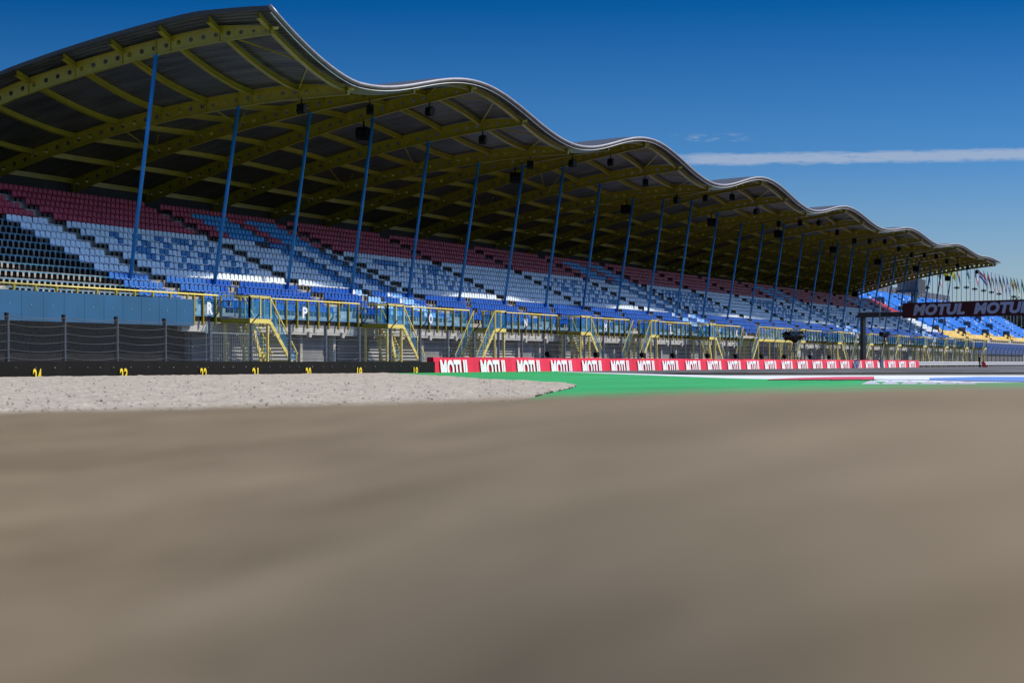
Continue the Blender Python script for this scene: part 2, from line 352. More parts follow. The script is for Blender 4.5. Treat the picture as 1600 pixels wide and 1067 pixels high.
# ribs (perforated plate girders), one per column, four shapes repeated along the wave
def rib_mesh(phase):
    b = MB(); cell = .7125; D0, D1 = 51.45, 74.6; n = int(round((D1 - D0) / cell)); cell = (D1 - D0) / n
    def bot(D): return prof(D) - .00206 * D * s + wave(phase, D)
    def dep(D): return .76 - .40 * max(0, (54.3 - D) / 2.85)
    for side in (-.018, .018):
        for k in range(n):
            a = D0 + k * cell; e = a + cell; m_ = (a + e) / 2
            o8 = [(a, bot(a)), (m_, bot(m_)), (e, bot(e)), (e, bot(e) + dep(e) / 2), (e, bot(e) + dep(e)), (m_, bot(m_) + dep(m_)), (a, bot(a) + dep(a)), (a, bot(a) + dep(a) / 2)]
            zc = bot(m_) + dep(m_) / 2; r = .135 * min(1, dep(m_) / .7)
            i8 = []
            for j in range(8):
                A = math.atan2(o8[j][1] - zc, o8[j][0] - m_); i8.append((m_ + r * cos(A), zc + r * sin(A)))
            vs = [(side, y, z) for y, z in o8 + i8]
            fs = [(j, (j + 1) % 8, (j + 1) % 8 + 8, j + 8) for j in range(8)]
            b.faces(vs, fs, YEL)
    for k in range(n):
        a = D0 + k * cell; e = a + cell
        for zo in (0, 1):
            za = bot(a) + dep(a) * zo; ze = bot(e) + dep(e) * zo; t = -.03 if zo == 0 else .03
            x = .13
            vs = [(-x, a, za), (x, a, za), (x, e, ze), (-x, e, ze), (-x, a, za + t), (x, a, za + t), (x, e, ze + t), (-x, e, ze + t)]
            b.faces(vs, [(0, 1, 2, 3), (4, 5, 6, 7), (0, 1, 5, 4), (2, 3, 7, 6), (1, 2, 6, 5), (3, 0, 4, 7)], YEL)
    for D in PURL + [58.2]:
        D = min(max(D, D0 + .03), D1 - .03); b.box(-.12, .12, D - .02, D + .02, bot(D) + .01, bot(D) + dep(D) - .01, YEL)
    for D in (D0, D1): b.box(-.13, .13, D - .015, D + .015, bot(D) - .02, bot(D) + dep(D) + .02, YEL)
    return b.mesh('rib')
for i in range(NR):
    me = rib_mesh(i)
    link('rib', me, stand, (i * BAY, -60, -.00206 * c * (U0 + i * BAY)))
# purlins following the wave
def urange(a, b_, n): return [a + (b_ - a) * k / n for k in range(n + 1)]
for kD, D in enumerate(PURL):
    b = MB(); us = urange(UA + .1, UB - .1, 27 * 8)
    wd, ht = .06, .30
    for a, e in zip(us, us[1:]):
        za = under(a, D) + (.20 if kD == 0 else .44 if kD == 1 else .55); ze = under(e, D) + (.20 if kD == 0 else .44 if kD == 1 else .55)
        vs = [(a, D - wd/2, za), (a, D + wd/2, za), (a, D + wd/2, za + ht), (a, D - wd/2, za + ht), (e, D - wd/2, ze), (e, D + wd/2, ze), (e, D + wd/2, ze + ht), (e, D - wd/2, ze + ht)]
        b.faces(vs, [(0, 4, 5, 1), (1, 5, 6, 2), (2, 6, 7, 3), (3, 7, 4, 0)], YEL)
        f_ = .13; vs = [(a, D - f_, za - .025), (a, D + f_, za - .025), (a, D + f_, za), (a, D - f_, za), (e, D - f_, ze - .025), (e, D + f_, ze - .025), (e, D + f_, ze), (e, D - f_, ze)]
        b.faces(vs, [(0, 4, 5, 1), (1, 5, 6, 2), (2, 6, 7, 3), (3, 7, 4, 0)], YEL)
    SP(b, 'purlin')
# diagonal bracing near the front edge and at the back of some bays
b = MB()
for i in range(0, NR - 1):
    b = MB(); u = U0 + i * BAY; v = u + BAY; D1_, D2_ = PURL[0], PURL[1]
    def q(uu, DD, dz=.45): return (uu, DD, under(uu, DD) + dz)
    m_ = (u + v) / 2
    b.bar(q(u, D2_), q(m_, D1_), .07, .07, YEL); b.bar(q(m_, D1_), q(v, D2_), .07, .07, YEL); SP(b, 'roof_brace'); b = MB()
    if i % 3 == 1:
        for k in (3, 5): b.bar(q(u, PURL[k]), q(v, PURL[k + 1]), .07, .07, YEL); b.bar(q(m_, PURL[k], .3), q(v, PURL[k + 1], .1), .06, .06, YEL); SP(b, 'roof_brace'); b = MB()

# roof sheet
def corr_mat():
    m = bpy.data.materials.new('corrugated sheet'); m.use_nodes = True; n = m.node_tree; b_ = n.nodes['Principled BSDF']
    b_.inputs['Base Color'].default_value = (.19, .185, .185, 1); b_.inputs['Roughness'].default_value = .38; b_.inputs['Metallic'].default_value = .3
    t = n.nodes.new('ShaderNodeTexCoord'); wv_ = n.nodes.new('ShaderNodeTexWave'); wv_.bands_direction = 'X'; wv_.inputs['Scale'].default_value = 1.05; wv_.inputs['Distortion'].default_value = 0
    n.links.new(t.outputs['Object'], wv_.inputs[0]); bp = n.nodes.new('ShaderNodeBump'); bp.inputs['Strength'].default_value = .7; bp.inputs['Distance'].default_value = .06
    n.links.new(wv_.outputs['Fac'], bp.inputs['Height']); n.links.new(bp.outputs[0], b_.inputs['Normal'])
    mp = n.nodes.new('ShaderNodeMapping'); mp.inputs['Scale'].default_value = (1.1, .12, 1); nz = n.nodes.new('ShaderNodeTexNoise'); nz.inputs['Scale'].default_value = 1.2
    n.links.new(t.outputs['Object'], mp.inputs[0]); n.links.new(mp.outputs[0], nz.inputs[0])
    r = n.nodes.new('ShaderNodeValToRGB'); r.color_ramp.elements[0].color = (.055, .052, .050, 1); r.color_ramp.elements[1].color = (.125, .12, .12, 1); r.color_ramp.elements[0].position = .35; r.color_ramp.elements[1].position = .65
    n.links.new(nz.outputs[0], r.inputs[0]); n.links.new(r.outputs[0], b_.inputs['Base Color']); return m
CORR = corr_mat()
b = MB(); us = urange(UA, UB, 28 * 10); Ds = urange(50.95, 75.2, 24); nD = len(Ds)
def roofz(u, D): return under(u, max(D, 51.65)) + .88 - .30 * min(1, max(0, (55 - D) / 3.6))
for zo in (0, .10):
    vs = [(u, D, roofz(u, D) + zo) for u in us for D in Ds]
    fs = [(i * nD + j, i * nD + j + 1, (i + 1) * nD + j + 1, (i + 1) * nD + j) for i in range(len(us) - 1) for j in range(nD - 1)]
    b.faces(vs, fs, CORR if zo == 0 else mat('dark roof skin', (.035, .033, .036), .6, var=.2))
for u in (UA, UB):
    for D, e in zip(Ds, Ds[1:]): b.poly([(u, D, roofz(u, D)), (u, e, roofz(u, e)), (u, e, roofz(u, e) + .1), (u, D, roofz(u, D) + .1)], CORR)
SP(b, 'roof_sheet', True)
b = MB(); b.tube([(u, 50.85, roofz(u, 51) + .0) for u in urange(UA - .25, UB + .1, 280)], .105, TUBE, 12)
SP(b, 'edge_tube', True)
b = MB()
for dz, r, D in ((-.20, .028, 50.9),): b.tube([(u, D, roofz(u, 51) + dz) for u in urange(UA, UB, 280)], r, WHITE, 5)
for i in range(NR): u = U0 + i * BAY; b.box(u - .05, u + .05, 51.15, 51.42, roofz(u, 51) - .36, roofz(u, 51) - .24, YEL2)
SP(b, 'edge_cable')
for ue in (UA - .02, UB + .02):
    b = MB()
    Dz = urange(50.95, 75.2, 24)
    for a, e in zip(Dz, Dz[1:]): b.bar((ue, a, roofz(ue, a) + .04), (ue, e, roofz(ue, e) + .04), .05, .20, mat('roof end trim', (.05, .05, .052), .6))
    SP(b, 'roof_end_trim')
# blue leaning columns
colm = {}
for i in range(NR):
    u = U0 + i * BAY; zt = under(u, 58.2); b = MB()
    b.tube([(0, 59.85 - 60, 4.1), (0, 58.2 - 60, zt)], .105, PIL, 14); b.box(-.2, .2, -.35, .05, 4.08, 4.13, PIL); b.box(-.16, .16, -1.96, -1.64, zt - .03, zt + .02, PIL)
    b.build('column', stand, True, (i * BAY, 0, 0))
# back wall, terraces, deck
b = MB(); b.box(UA - 22, UB + .2, 74.65, 74.9, 3.0, 12.6, BACKW)
b.box(UA - 22, UB, 73.6, 74.6, 9.9, 10.0, BACKW)
SP(b, 'back_wall')
ROWS = 16; UDK_ = u_at(285, 55)
def rowD(i): return 57.0 + .88 * i
def rowZ(i): return 3.22 + .443 * i        # tread level
def steps(b, u0, u1, m):
    prof_ = [(55.0, 2.55), (55.0, 2.88), (56.42, 2.88)]
    for i in range(ROWS):
        d0 = rowD(i) - .48; prof_ += [(d0, rowZ(i)), (d0 + .88, rowZ(i))] if i else [(56.42, rowZ(0)), (57.4, rowZ(0))]
    prof_ += [(74.6, rowZ(15)), (74.6, 2.55)]
    for (y0, z0), (y1, z1) in zip(prof_, prof_[1:]): b.poly([(u0, y0, z0), (u1, y0, z0), (u1, y1, z1), (u0, y1, z1)], m)
    for u in (u0, u1): b.poly([(u, y, z) for y, z in prof_], m)
b = MB(); steps(b, UA - 22, UB + 2, CON); SP(b, 'terrace')
b = MB(); b.box(UA - 20, UB + 1, 54.93, 55.0, 2.72, 2.92, DARK); SP(b, 'deck_edge')
b = MB(); b.box(UDK_, UB + 1, 55.02, 55.3, 2.12, 2.55, CONL); SP(b, 'deck_beam')
SEC = 1.958 * BAY; A0 = U0 + .215 * BAY; AW = .19 * BAY
aisles = [(A0 + k * SEC, A0 + k * SEC + AW) for k in range(-2, 15)]
for a, e in aisles[1:]:
    if a > UB: break
    b = MB()
    for i in range(ROWS): b.box(a + .35, e - .35, rowD(i) - .78, rowD(i) - .482, rowZ(i) - .44, rowZ(i) - .221, CONL)
    b.bar((a + AW / 2, rowD(0) - .6, rowZ(0) - .45), (a + AW / 2, rowD(15) - .6, rowZ(15) - .45), .2, .12, CONL); SP(b, 'aisle_stair')

# seats -------------------------------------------------------------
def seat_mesh(m, name='seat', simple=False):
    b = MB(); w2 = .198
    o = [(-w2, .33), (w2, .33), (w2 + .003, .56), (w2 - .03, .65), (w2 - .08, .68), (-w2 + .08, .68), (-w2 + .03, .65), (-w2 - .003, .56)]
    n = len(o); F_ = [(x, .13 + (z - .33) * .03 + .03 * (1 - (x / w2) ** 2), z) for x, z in o]; B_ = [(x, y + .05, z) for x, y, z in F_]
    b.faces(F_ + B_, [tuple(range(n)), tuple(range(2*n - 1, n - 1, -1))] + [(i, i + n, (i+1) % n + n, (i+1) % n) for i in range(n)], m)
    p = [(-w2, -.24, .36), (w2, -.24, .36), (w2, .15, .33), (-w2, .15, .33), (-w2 + .02, -.26, .31), (w2 - .02, -.26, .31), (w2, .15, .27), (-w2, .15, .27)]
    b.faces(p, [(0, 1, 2, 3), (4, 7, 6, 5), (0, 4, 5, 1), (1, 5, 6, 2), (2, 6, 7, 3), (3, 7, 4, 0)], m)
    if not simple: b.box(-.05, .05, .05, .12, 0, .3, DARK)
    else: b.box(-.04, .04, .05, .1, 0, .3, DARK)
    return b
def bench_mesh(m=CYAN):
    b = MB()
    b.faces([(-.19, -.13, .37), (.19, -.13, .37), (.17, .2, .40), (-.17, .2, .40), (-.17, -.11, .33), (.17, -.11, .33), (.15, .2, .36), (-.15, .2, .36)], [(0, 1, 2, 3), (4, 7, 6, 5), (0, 4, 5, 1), (1, 5, 6, 2), (2, 6, 7, 3), (3, 7, 4, 0)], m)
    b.box(-.09, -.05, .0, .1, 0, .34, DARK); b.box(.06, .10, .0, .1, 0, .34, DARK)
    return b
Z8a, Z8b = (200, 8.0), (560, 8.0)
PAT0 = {9: [115, 160, 370, 425, 580, 635, 685, 740, 840, 985, -184, -120], 8: [115, 225, 280, 490, 550, 815, 1060, 1155, -56], 7: [125, 180, 240, 290, 460, 515, 725, 775, 930, 980, 1035, 1180, 1280, 1330],
        6: [315, 480, 750, 1010, 1355, 1495], 5: [500, 665, 775, 825, 880, 1035, 1130, 1280, 1335, 1385, 1435, 1525]}
PAT2 = {9: [240, 280, 345, 415, 450, 485, 590, 620, 785, 845, 910, 945, 980, 1010, 1040], 8: [355, 490, 560, 690, 830, 925, 990, 1110], 7: [500, 705, 840, 975, 1065, 1130, 1245],
        6: [790, 855, 985, 1110, 1205, 1390], 5: [840, 870, 935, 1000, 1165, 1195, 1310, 1330, 1415, 1530]}
blue_spots = {}
for (off, sc_), PT in ((Z8a, PAT0), (Z8b, PAT2)):
    for r_, L_ in PT.items():
        for x in L_:
            u = u_at(off + x / sc_, rowD(r_)); blue_spots.setdefault(r_, []).append(u)
base_spots = {r_: list(v) for r_, v in blue_spots.items()}
for r_, v in base_spots.items():       # the pattern comes back further along
    for u in v:
        for k in (4, 8): blue_spots[r_].append(u + k * SEC + (0.4 if k == 8 else .1)); 
        blue_spots[r_].append(u + 6 * SEC - 3.5)
UBK = u_at(13.5, rowD(10)) - .2        # left of this: backless benches in the lower rows
seats = []                              # (u, row, kind)
for i in range(ROWS):
    D = rowD(i)
    for k in range(len(aisles) - 1):
        a, e = aisles[k][1] + .12, aisles[k + 1][0] - .02
        n = int((e - a) / .5); pit = (e - a) / n
        for j in range(n):
            u = a + (j + .5) * pit
            if u > UB + 1: continue
            t = (u - U0) / BAY; kind = None
            sk = (k - 2)                # section index, 0 = right of the first aisle
            sash = sk in (1, 5, 9, 12)
            tu = (u - aisles[k][1]) / (aisles[k + 1][0] - aisles[k][1])
            x = u - (A0 + sk * SEC)      # metres from aisle start
            if i >= 11: kind = 'maroon'
            elif i >= 4: kind = 'light'
            else: kind = 'royal' if t > .9 else 'faded'
            if sash and i < 15:
                if 11 <= i <= 14:
                    if 4.3 < x < 9.6: kind = 'bright'
                    elif 9.6 <= x < 10.1 and i < 14: kind = 'black'
                    elif 12.0 < x < 16.4: kind = 'bright'
                elif 4 <= i <= 10:
                    if 8.2 < x < 10.8: kind = 'mid'
                    elif 10.8 <= x < 11.3 or (i == 10 and 6.6 < x < 8.2): kind = 'black'
                    elif 13.8 < x < 16.2: kind = 'mid' if i < 10 else 'bright'
                    elif 16.2 <= x < 16.8: kind = 'black'
                else:
                    if 8.2 < x < 10.4 or 14.2 < x < 16.2: kind = 'sky'
                    elif 7.7 < x <= 8.2 or 13.7 < x <= 14.2: kind = 'white'
                    elif 10.4 <= x < 10.9: kind = 'black'
            if 5 <= i <= 9 and kind == 'light':
                for q_ in blue_spots.get(i, ()):
                    if abs(q_ - u) < .27: kind = 'mid'; break
            if u < UBK and i <= 10: kind = 'bench'
            if u < UBK + 3.0 + 0 * i and i <= 3 and u < A0 - 1.2 and t < -.35: kind = 'bench'
            # missing seats in the lower rows beside the aisles
            if i <= 3 and kind in ('royal', 'faded', 'sky', 'white'):
                if (i == 3 and .46 < tu < .53) or (i == 2 and .36 < tu < .42) or (i in (0, 1) and (tu < .07 or .28 < tu < .35)): continue
            if i == 0 and j % 9 == 4: continue
            seats.append((u, i, kind))
KM = {'maroon': MAROON, 'light': LBLUE, 'mid': MBLUE, 'bright': CYANU, 'royal': ROYAL, 'faded': ROYL, 'sky': SKYS, 'white': WSEAT, 'black': BSEAT}
def px_of(u, D):
    Y = u * c + D * s; return 800 + 3500 * (u * s - D * c) / Y, Y
vis = []
for q_ in seats:
    px, Y = px_of(q_[0], rowD(q_[1]))
    if px > -4 and (q_[1] >= 1): vis.append((Y, q_))
vis.sort(key=lambda t: t[0]); near = set(t[1] for t in vis[:300])
kindmesh = {k: seat_mesh(m).mesh('stadium_seat') for k, m in KM.items()}; kindmesh['bench'] = bench_mesh().mesh('stadium_seat')
names = {'maroon': 'maroon', 'light': 'light blue', 'mid': 'dark blue', 'bright': 'bright blue', 'royal': 'royal blue', 'faded': 'faded royal blue', 'sky': 'sky blue', 'white': 'white', 'black': 'black', 'bench': 'cyan backless'}
ordn = ['lowest', 'second', 'third', 'fourth', 'fifth', 'sixth', 'seventh', 'eighth', 'ninth', 'tenth', 'eleventh', 'twelfth', 'thirteenth', 'fourteenth', 'fifteenth', 'sixteenth']
rest = MB(); sm = {k: seat_mesh(m, simple=True) for k, m in KM.items()}; sm['bench'] = bench_mesh()
for (u, i, kind) in seats:
    D, z = rowD(i), rowZ(i)
    if (u, i, kind) in near:
        o = link('stadium_seat', kindmesh[kind], None, (u, D, z)); o.rotation_euler = (random.uniform(-.03, .03), 0, random.uniform(-.03, .03))
        side = 'left of the first aisle' if u < A0 else 'right of the first aisle'
        r = f'{ordn[i]} row from below' if i < 11 else f'{["fifth", "fourth", "third", "second"][i - 11]} row from the top' if i < 15 else 'top row'
        tag(o, f'{names[kind]} seat, {r}, {side}', 'stadium seat', f'{names[kind]} seats in the {r} {side}')
    else:
        px, Y = px_of(u, D)
        if px < -120: continue
        src = sm[kind]; b0 = len(rest.v); lean = random.uniform(-.012, .012)
        rest.v += [(x + u + lean, y + D, zz + z) for x, y, zz in src.v]
        mm = [rest.mi(m) for m in src.mats]
        for f, m in zip(src.f, src.m): rest.f.append(tuple(b0 + k for k in f)); rest.m.append(mm[m])
tag(rest.build('stadium_seats'), 'thousands of maroon, light blue and royal blue seats receding along the terrace', 'stadium seats', kind='stuff')

# front balustrade of the deck --------------------------------------------
GL = bpy.data.materials.new('blue glass'); GL.use_nodes = True; n = GL.node_tree; n.nodes.clear()
o_ = n.nodes.new('ShaderNodeOutputMaterial'); tr = n.nodes.new('ShaderNodeBsdfTransparent'); tr.inputs[0].default_value = (.52, .78, .94, 1)
gl = n.nodes.new('ShaderNodeBsdfPrincipled'); gl.inputs['Base Color'].default_value = (.05, .30, .58, 1); gl.inputs['Roughness'].default_value = .12
mx = n.nodes.new('ShaderNodeMixShader'); mx.inputs[0].default_value = .26; n.links.new(tr.outputs[0], mx.inputs[1]); n.links.new(gl.outputs[0], mx.inputs[2]); n.links.new(mx.outputs[0], o_.inputs[0])
UPAN = u_at(297, 55)                   # blue boards end here, glass starts
STA = [u_at(390, 53.1) + 1.92 * BAY * k for k in range(15)]      # staircase platforms start here
kindS = ['R', 'R', 'L', 'R', 'L', 'R', 'W', 'L', 'R', 'L', 'L', 'R', 'L', 'L', 'L']
RZ = 4.02
def gaps(u):
    for k, g in enumerate(STA):
        if g + .1 < u < g + (13.5 if kindS[k] == 'W' else 2.25 if kindS[k] == 'R' else 1.9): return True
    return False
b = MB(); b.tube([(UA - 20, 54.95, RZ), (STA[0], 54.95, RZ)], .045, YEL2, 8); SP(b, 'handrail', True)
for k, g in enumerate(STA):
    e = STA[k + 1] if k + 1 < len(STA) else UB + 1
    b = MB(); b.tube([(g + (13.6 if kindS[k] == 'W' else 2.2), 54.95, RZ), (e, 54.95, RZ)], .045, YEL2, 8)
    if e > g + 3: SP(b, 'handrail', True)
b = MB(); u = UA - 24; b.box(-.06, .06, 54.86 - 60, 54.95 - 60, 3.76, RZ - .04, YEL); me = b.mesh('rail_bracket')
while u < UPAN: link('rail_bracket', me, stand, (u - U0, 0, 0)); u += 1.74
b = MB(); u = u_at(316.7, 54.86); pc = 0
us = [UPAN + .1]
while u < UB: 
    if not gaps(u): us.append(u)
    u += 1.365
pb_ = MB(); pb_.box(-.05, .05, 54.80 - 60, 54.92 - 60, 2.45, RZ - .03, YEL); me = pb_.mesh('rail_post')
for n_, u in enumerate(us):
    if n_ < 100: link('rail_post', me, stand, (u - U0, 0, 0))
    else: b.box(u - .05, u + .05, 54.80, 54.92, 2.45, RZ - .03, YEL)
SP(b, 'rail_posts')['kind'] = 'stuff'
glb = MB(); frm2 = MB()
for a, e in zip(us, us[1:]):
    if e - a > 1.5: continue
    if len(glb.f) == 0: glb = MB()
    glb.poly([(a + .06, 54.9, 2.98), (e - .06, 54.9, 2.98), (e - .06, 54.9, 3.72), (a + .06, 54.9, 3.72)], GL)
    if e < us[96]: o = SP(glb, 'glass_panel'); glb = MB()
    frm = MB() if e < us[96] else frm2; frm.box(a + .05, e - .05, 54.88, 54.93, 3.72, 3.76, PIL); frm.box(a + .05, e - .05, 54.88, 54.93, 2.93, 2.98, PIL)
    for xx in (a + .05, e - .09): frm.box(xx, xx + .04, 54.875, 54.925, 2.975, 3.725, PIL)
    if e < us[96]: frm.build('glass_frame', o)
SP(glb, 'glass_panels')['kind'] = 'stuff'; SP(frm2, 'glass_frames')['kind'] = 'stuff'
PANB = mat('blue board', (.009, .085, .19), .55, var=.12, scale=.5)
u = UPAN
while u > UA - 24: b = MB(); b.box(u - 1.73, u - .012, 54.80, 54.86, 2.40, 3.74, PANB); b.box(u - 1.0, u - .94, 54.785, 54.80, 3.1, 3.16, GREY); u -= 1.74; SP(b, 'board_panel', label='solid blue board fixed below the yellow handrail')
b = MB(); b.box(UA - 20, UPAN, 54.865, 54.90, 2.42, 3.70, DARK)
SP(b, 'board_backing')
letters = [('R', 322), ('P', 471), ('O', 668), ('N', 817), ('M', 942), ('L', 1045), ('K', 1148), ('J', 1232)]
for ch, px in letters:
    me = text_mesh(ch, .62, .62, WHITE, 'section_letter', offset=.035); o = link('section_letter', me, stand, (u_at(px, 55) - .31 - U0, 54.78 - 60, 3.03))
    o['label'] = f'white section letter {ch} on the glass'
# wall and shutters below the deck
SHW = mat('shutter grey', (.27, .275, .285), .5, .2, var=.12, scale=.7)
b = MB(); UDK = u_at(283, 56.2)
b.box(UDK, UB + 1, 55.75, 56.0, 0, 2.55, mat('garage wall grey', (.20, .20, .20), .9, var=.3, scale=.6)); b.box(UA - 22, UDK, 56.0, 56.3, 0, 2.55, mat('dark wall', (.010, .010, .011), .95, var=.3, scale=.8, spec=.1))  # near-black left stretch: dark netting and deep shade put into its colour
SP(b, 'garage_wall')
b = MB(); b2 = MB(); k = 0; u = UDK + .1; rs = random.Random(5)
while u < UB:
    wd = 3.35
    z = 0; b = MB(); b2 = MB()
    if k % 4 != 3:
        while z < 2.02: b.faces([(u, 55.70, z), (u + wd, 55.70, z), (u + wd, 55.61, z + .10), (u, 55.61, z + .10), (u, 55.70, z + .19), (u + wd, 55.70, z + .19)], [(0, 1, 2, 3), (3, 2, 5, 4)], SHW); z += .205
    b2.box(u + wd + .1, u + wd + .40, 55.45, 55.75, 0, 2.55, CONL if k % 2 else CON)
    b2.box(u + wd + .15, u + wd + .45, 54.9, 55.02, 1.98, 2.3, CONL)
    if k % 4 != 3: SP(b, 'roller_shutter')
    SP(b2, 'wall_pier'); u += wd + 1.07; k += 1
b = MB(); b.box(UDK, UB + 1, 55.55, 55.75, 2.12, 2.55, CON); SP(b, 'lintel')

# ------------------------------------------------------------------ staircases
def staircase(k, g, kind):
    base = {'R': 'flight descending to the right', 'L': 'flight descending to the left', 'W': 'long platform, two flights'}[kind]
    spot = ['nearest, just right of the letter R', 'second from the left, beside the letter O', 'third from the left, beside the letter N', 'fourth from the left, beside the letter M', 'fifth from the left, before the letter L', 'sixth from the left, before the letter K', 'behind the covered camera', 'eighth from the left, before the gantry post',
            'ninth from the left, at the gantry post', 'tenth from the left, right of the gantry post', 'eleventh from the left, under the gantry beam', 'fourth from the far end', 'third from the far end', 'second from the far end', 'at the far end of the stand'][k]
    t = thing('steel_staircase', f'yellow staircase, {base}, {spot}', 'staircase', (g, 0, 0), 'yellow steel staircases up to the deck')
    DF, DB = 53.1, 54.78; zp = 2.86
    L0 = 0.0; L1 = 2.35 if kind == 'R' else 2.0
    if kind == 'W': L1 = 13.6
    b = MB(); b.box(L0, L1, DF, DB, zp - .04, zp, GREY); b.box(L0, L1, DF - .03, DF + .03, zp - .27, zp - .05, YEL2); b.box(L0, L1, DB - .06, DB, zp - .27, zp - .05, YEL)
    for x in (L0, L1): b.box(x - .03, x + .03, DF + .035, DB - .065, zp - .27, zp - .05, YEL)  # side beams in the darker yellow: shade on the sides put into colour
    b.build('platform', t)
    legs = [(L0 + .12, DF + .1), (L1 - .12, DF + .1), (L0 + .12, DB - .2), (L1 - .12, DB - .2)]
    if kind == 'W': legs += [(4.5, DF + .1), (9, DF + .1)]
    lm = MB(); lm.box(-.06, .06, -.06, .06, 0, zp - .28, YEL2); lm = lm.mesh('leg')
    for x, y in legs: link('leg', lm, t, (x, y, 0))
    # railing of the platform with blue mesh panels
    b = MB(); pn = MB(); zr = zp + 1.13
    sides = [((L0, DF), (L1, DF)), ((L0, DF), (L0, DB))] if kind != 'L' else [((L0, DF), (L1, DF)), ((L1, DF), (L1, DB))]
    if kind == 'W': sides = sides[:1]
    for (x0, y0), (x1, y1) in sides:
        ln = math.hypot(x1 - x0, y1 - y0); n = max(1, round(ln / 1.15)); b.bar((x0, y0, zr), (x1, y1, zr), .06, .06, YEL2)
        for q in range(n + 1): x = x0 + (x1 - x0) * q / n; y = y0 + (y1 - y0) * q / n; b.box(x - .045, x + .045, y - .045, y + .045, zp, zr - .03, YEL2 if y0 == y1 else YEL)  # posts along the sides painted darker to stand for their shade
        ex, ey = (x1 - x0) / ln * .07, (y1 - y0) / ln * .07
        pn = MB(); pn.poly([(x0 + ex, y0 + ey, zp + .08), (x1 - ex, y1 - ey, zp + .08), (x1 - ex, y1 - ey, zp + .84), (x0 + ex, y0 + ey, zp + .84)], GL)
        pn.bar((x0, y0, zp + .86), (x1, y1, zp + .86), .05, .04, PIL); pn.bar((x0, y0, zp + .06), (x1, y1, zp + .06), .05, .04, PIL)
        for q in (0.03, .5, .97): x = x0 + (x1 - x0) * q; y = y0 + (y1 - y0) * q; pn.bar((x, y, zp + .06), (x, y, zp + .86), .05, .05, PIL)
        pn.build('side_panel', t)
    b.build('railing', t)
    # flights
    def flight(xs, dr, D0, D1, run, rail=True):
        st = MB(); tr_ = MB(); rl = MB(); pp = MB(); xe = xs + dr * run
        for y in (D0, D1): st = MB(); st.bar((xs, y, zp - .16), (xe, y, .0), .05, .24, YEL2); st.build('stringer', t)
        n = 15; tr_.box(-.14, .14, D0 + .03, D1 - .03, -.02, .02, GREY); tr_.box(-.145, -.14, D0 + .03, D1 - .03, -.03, .03, YEL2); tm = tr_.mesh('step')
        for q in range(n):
            f = (q + .5) / n; x = xs + (xe - xs) * f; z = (zp - .1) * (1 - f); link('step', tm, t, (x, 0, z))
        if rail:
            for y in (D0, D1):
                rl = MB(); pp = MB(); rl.bar((xs, y, zr), (xe, y, 1.02), .06, .06, YEL2)
                for f in (.03, .34, .66, .97): x = xs + (xe - xs) * f; rl.bar((x, y, (zp - .1) * (1 - f)), (x, y, zr + (1.02 - zr) * f), .05, .05, YEL2)
                a = xs + (xe - xs) * .04; e = xs + (xe - xs) * .95
                pp.poly([(a, y + .03, zp * .96 + .12), (e, y + .03, .18), (e, y + .03, .88), (a, y + .03, zp * .96 + .78)], GL)
                for h_ in (.15, .85): pp.bar((a, y + .03, zp * .96 + h_ - .03), (e, y + .03, h_), .035, .035, PIL)
                rl.build('stair_rail', t); pp.build('stair_panel', t)
    if kind == 'R': flight(L1, 1, DF + .03, DB - .15, 3.3)
    if kind == 'R': flight(L0 + .9, 1, DF + .3, DF + 1.2, 1.3, False)
    if kind == 'L': flight(L0, -1, DF + .03, DB - .15, 3.3); 
    if kind == 'W': flight(L0, -1, DF + .03, DB - .15, 3.2); flight(L1, 1, DF + .03, DB - .15, 3.3)
    b = MB(); x0 = L0 + .1; x1 = L1 - .1 if kind != 'W' else 3.0
    b.bar((x0, DF + .1, 1.0), (x1, DF + .1, 1.02), .05, .05, YEL); b.bar((x0, DF + .1, .1), (x1, DF + .1, 1.0), .04, .04, YEL)
    b.build('brace', t)
    return t
for k, (g, kd) in enumerate(zip(STA, kindS)): staircase(k, g, kd)

# ------------------------------------------------------------------ loudspeakers and floodlights under the roof
def small_lamp():
    t = thing('hanging_loudspeaker', 'x', 'loudspeaker')
    b = MB(); o = [(-.26, -.2), (-.1, -.34), (.14, -.3), (.28, -.08), (.26, .18), (.08, .28), (-.2, .2)]
    b.prism(o, -.2, .2, DARK); b.prism([(x * .8, z * .8) for x, z in o], -.24, -.2, mat('speaker grille', (.03, .03, .03), .7)); b.build('cabinet', t)
    b = MB(); b.bar((0, 0, .2), (0, 0, .62), .06, .06, DARK); b.bar((-.22, 0, .22), (.22, 0, .22), .05, .05, DARK); b.build('bracket', t); return t
proto = small_lamp()
for i in range(1, NR):
    o = proto if i == 1 else copy_tree(proto); u = U0 + i * BAY
    o.location = (u, 54.3, under(u, 54.3) - .55); o.rotation_euler = (0, 0, .4 * (i % 3 - 1))
    tag(o, 'small black loudspeaker hanging under a yellow rib near the roof edge', 'loudspeaker', 'small black loudspeakers under the front of the roof')
    if i == 1: o['label'] = 'small black loudspeaker hanging nearest the tall end of the roof'; 
def big_lamp():
    t = thing('loudspeaker_cluster', 'x', 'loudspeaker')
    b = MB()
    for a in (0, 2.1, 4.2):
        x, y = .2 * cos(a), .2 * sin(a); b.prism([(x - .28, -.32), (x - .1, -.46), (x + .22, -.4), (x + .34, -.05), (x + .28, .3), (x - .2, .34), (x - .34, .05)], y - .22, y + .22 , DARK)
    b.build('cabinet', t); b = MB(); b.bar((0, 0, .3), (0, 0, .85), .08, .08, DARK); b.build('bracket', t)
    b = MB(); b.prism([(-.9, -.05), (-.55, -.08), (-.55, .12), (-.9, .08)], -.1, .1, DARK); b.build('horn', t); return t
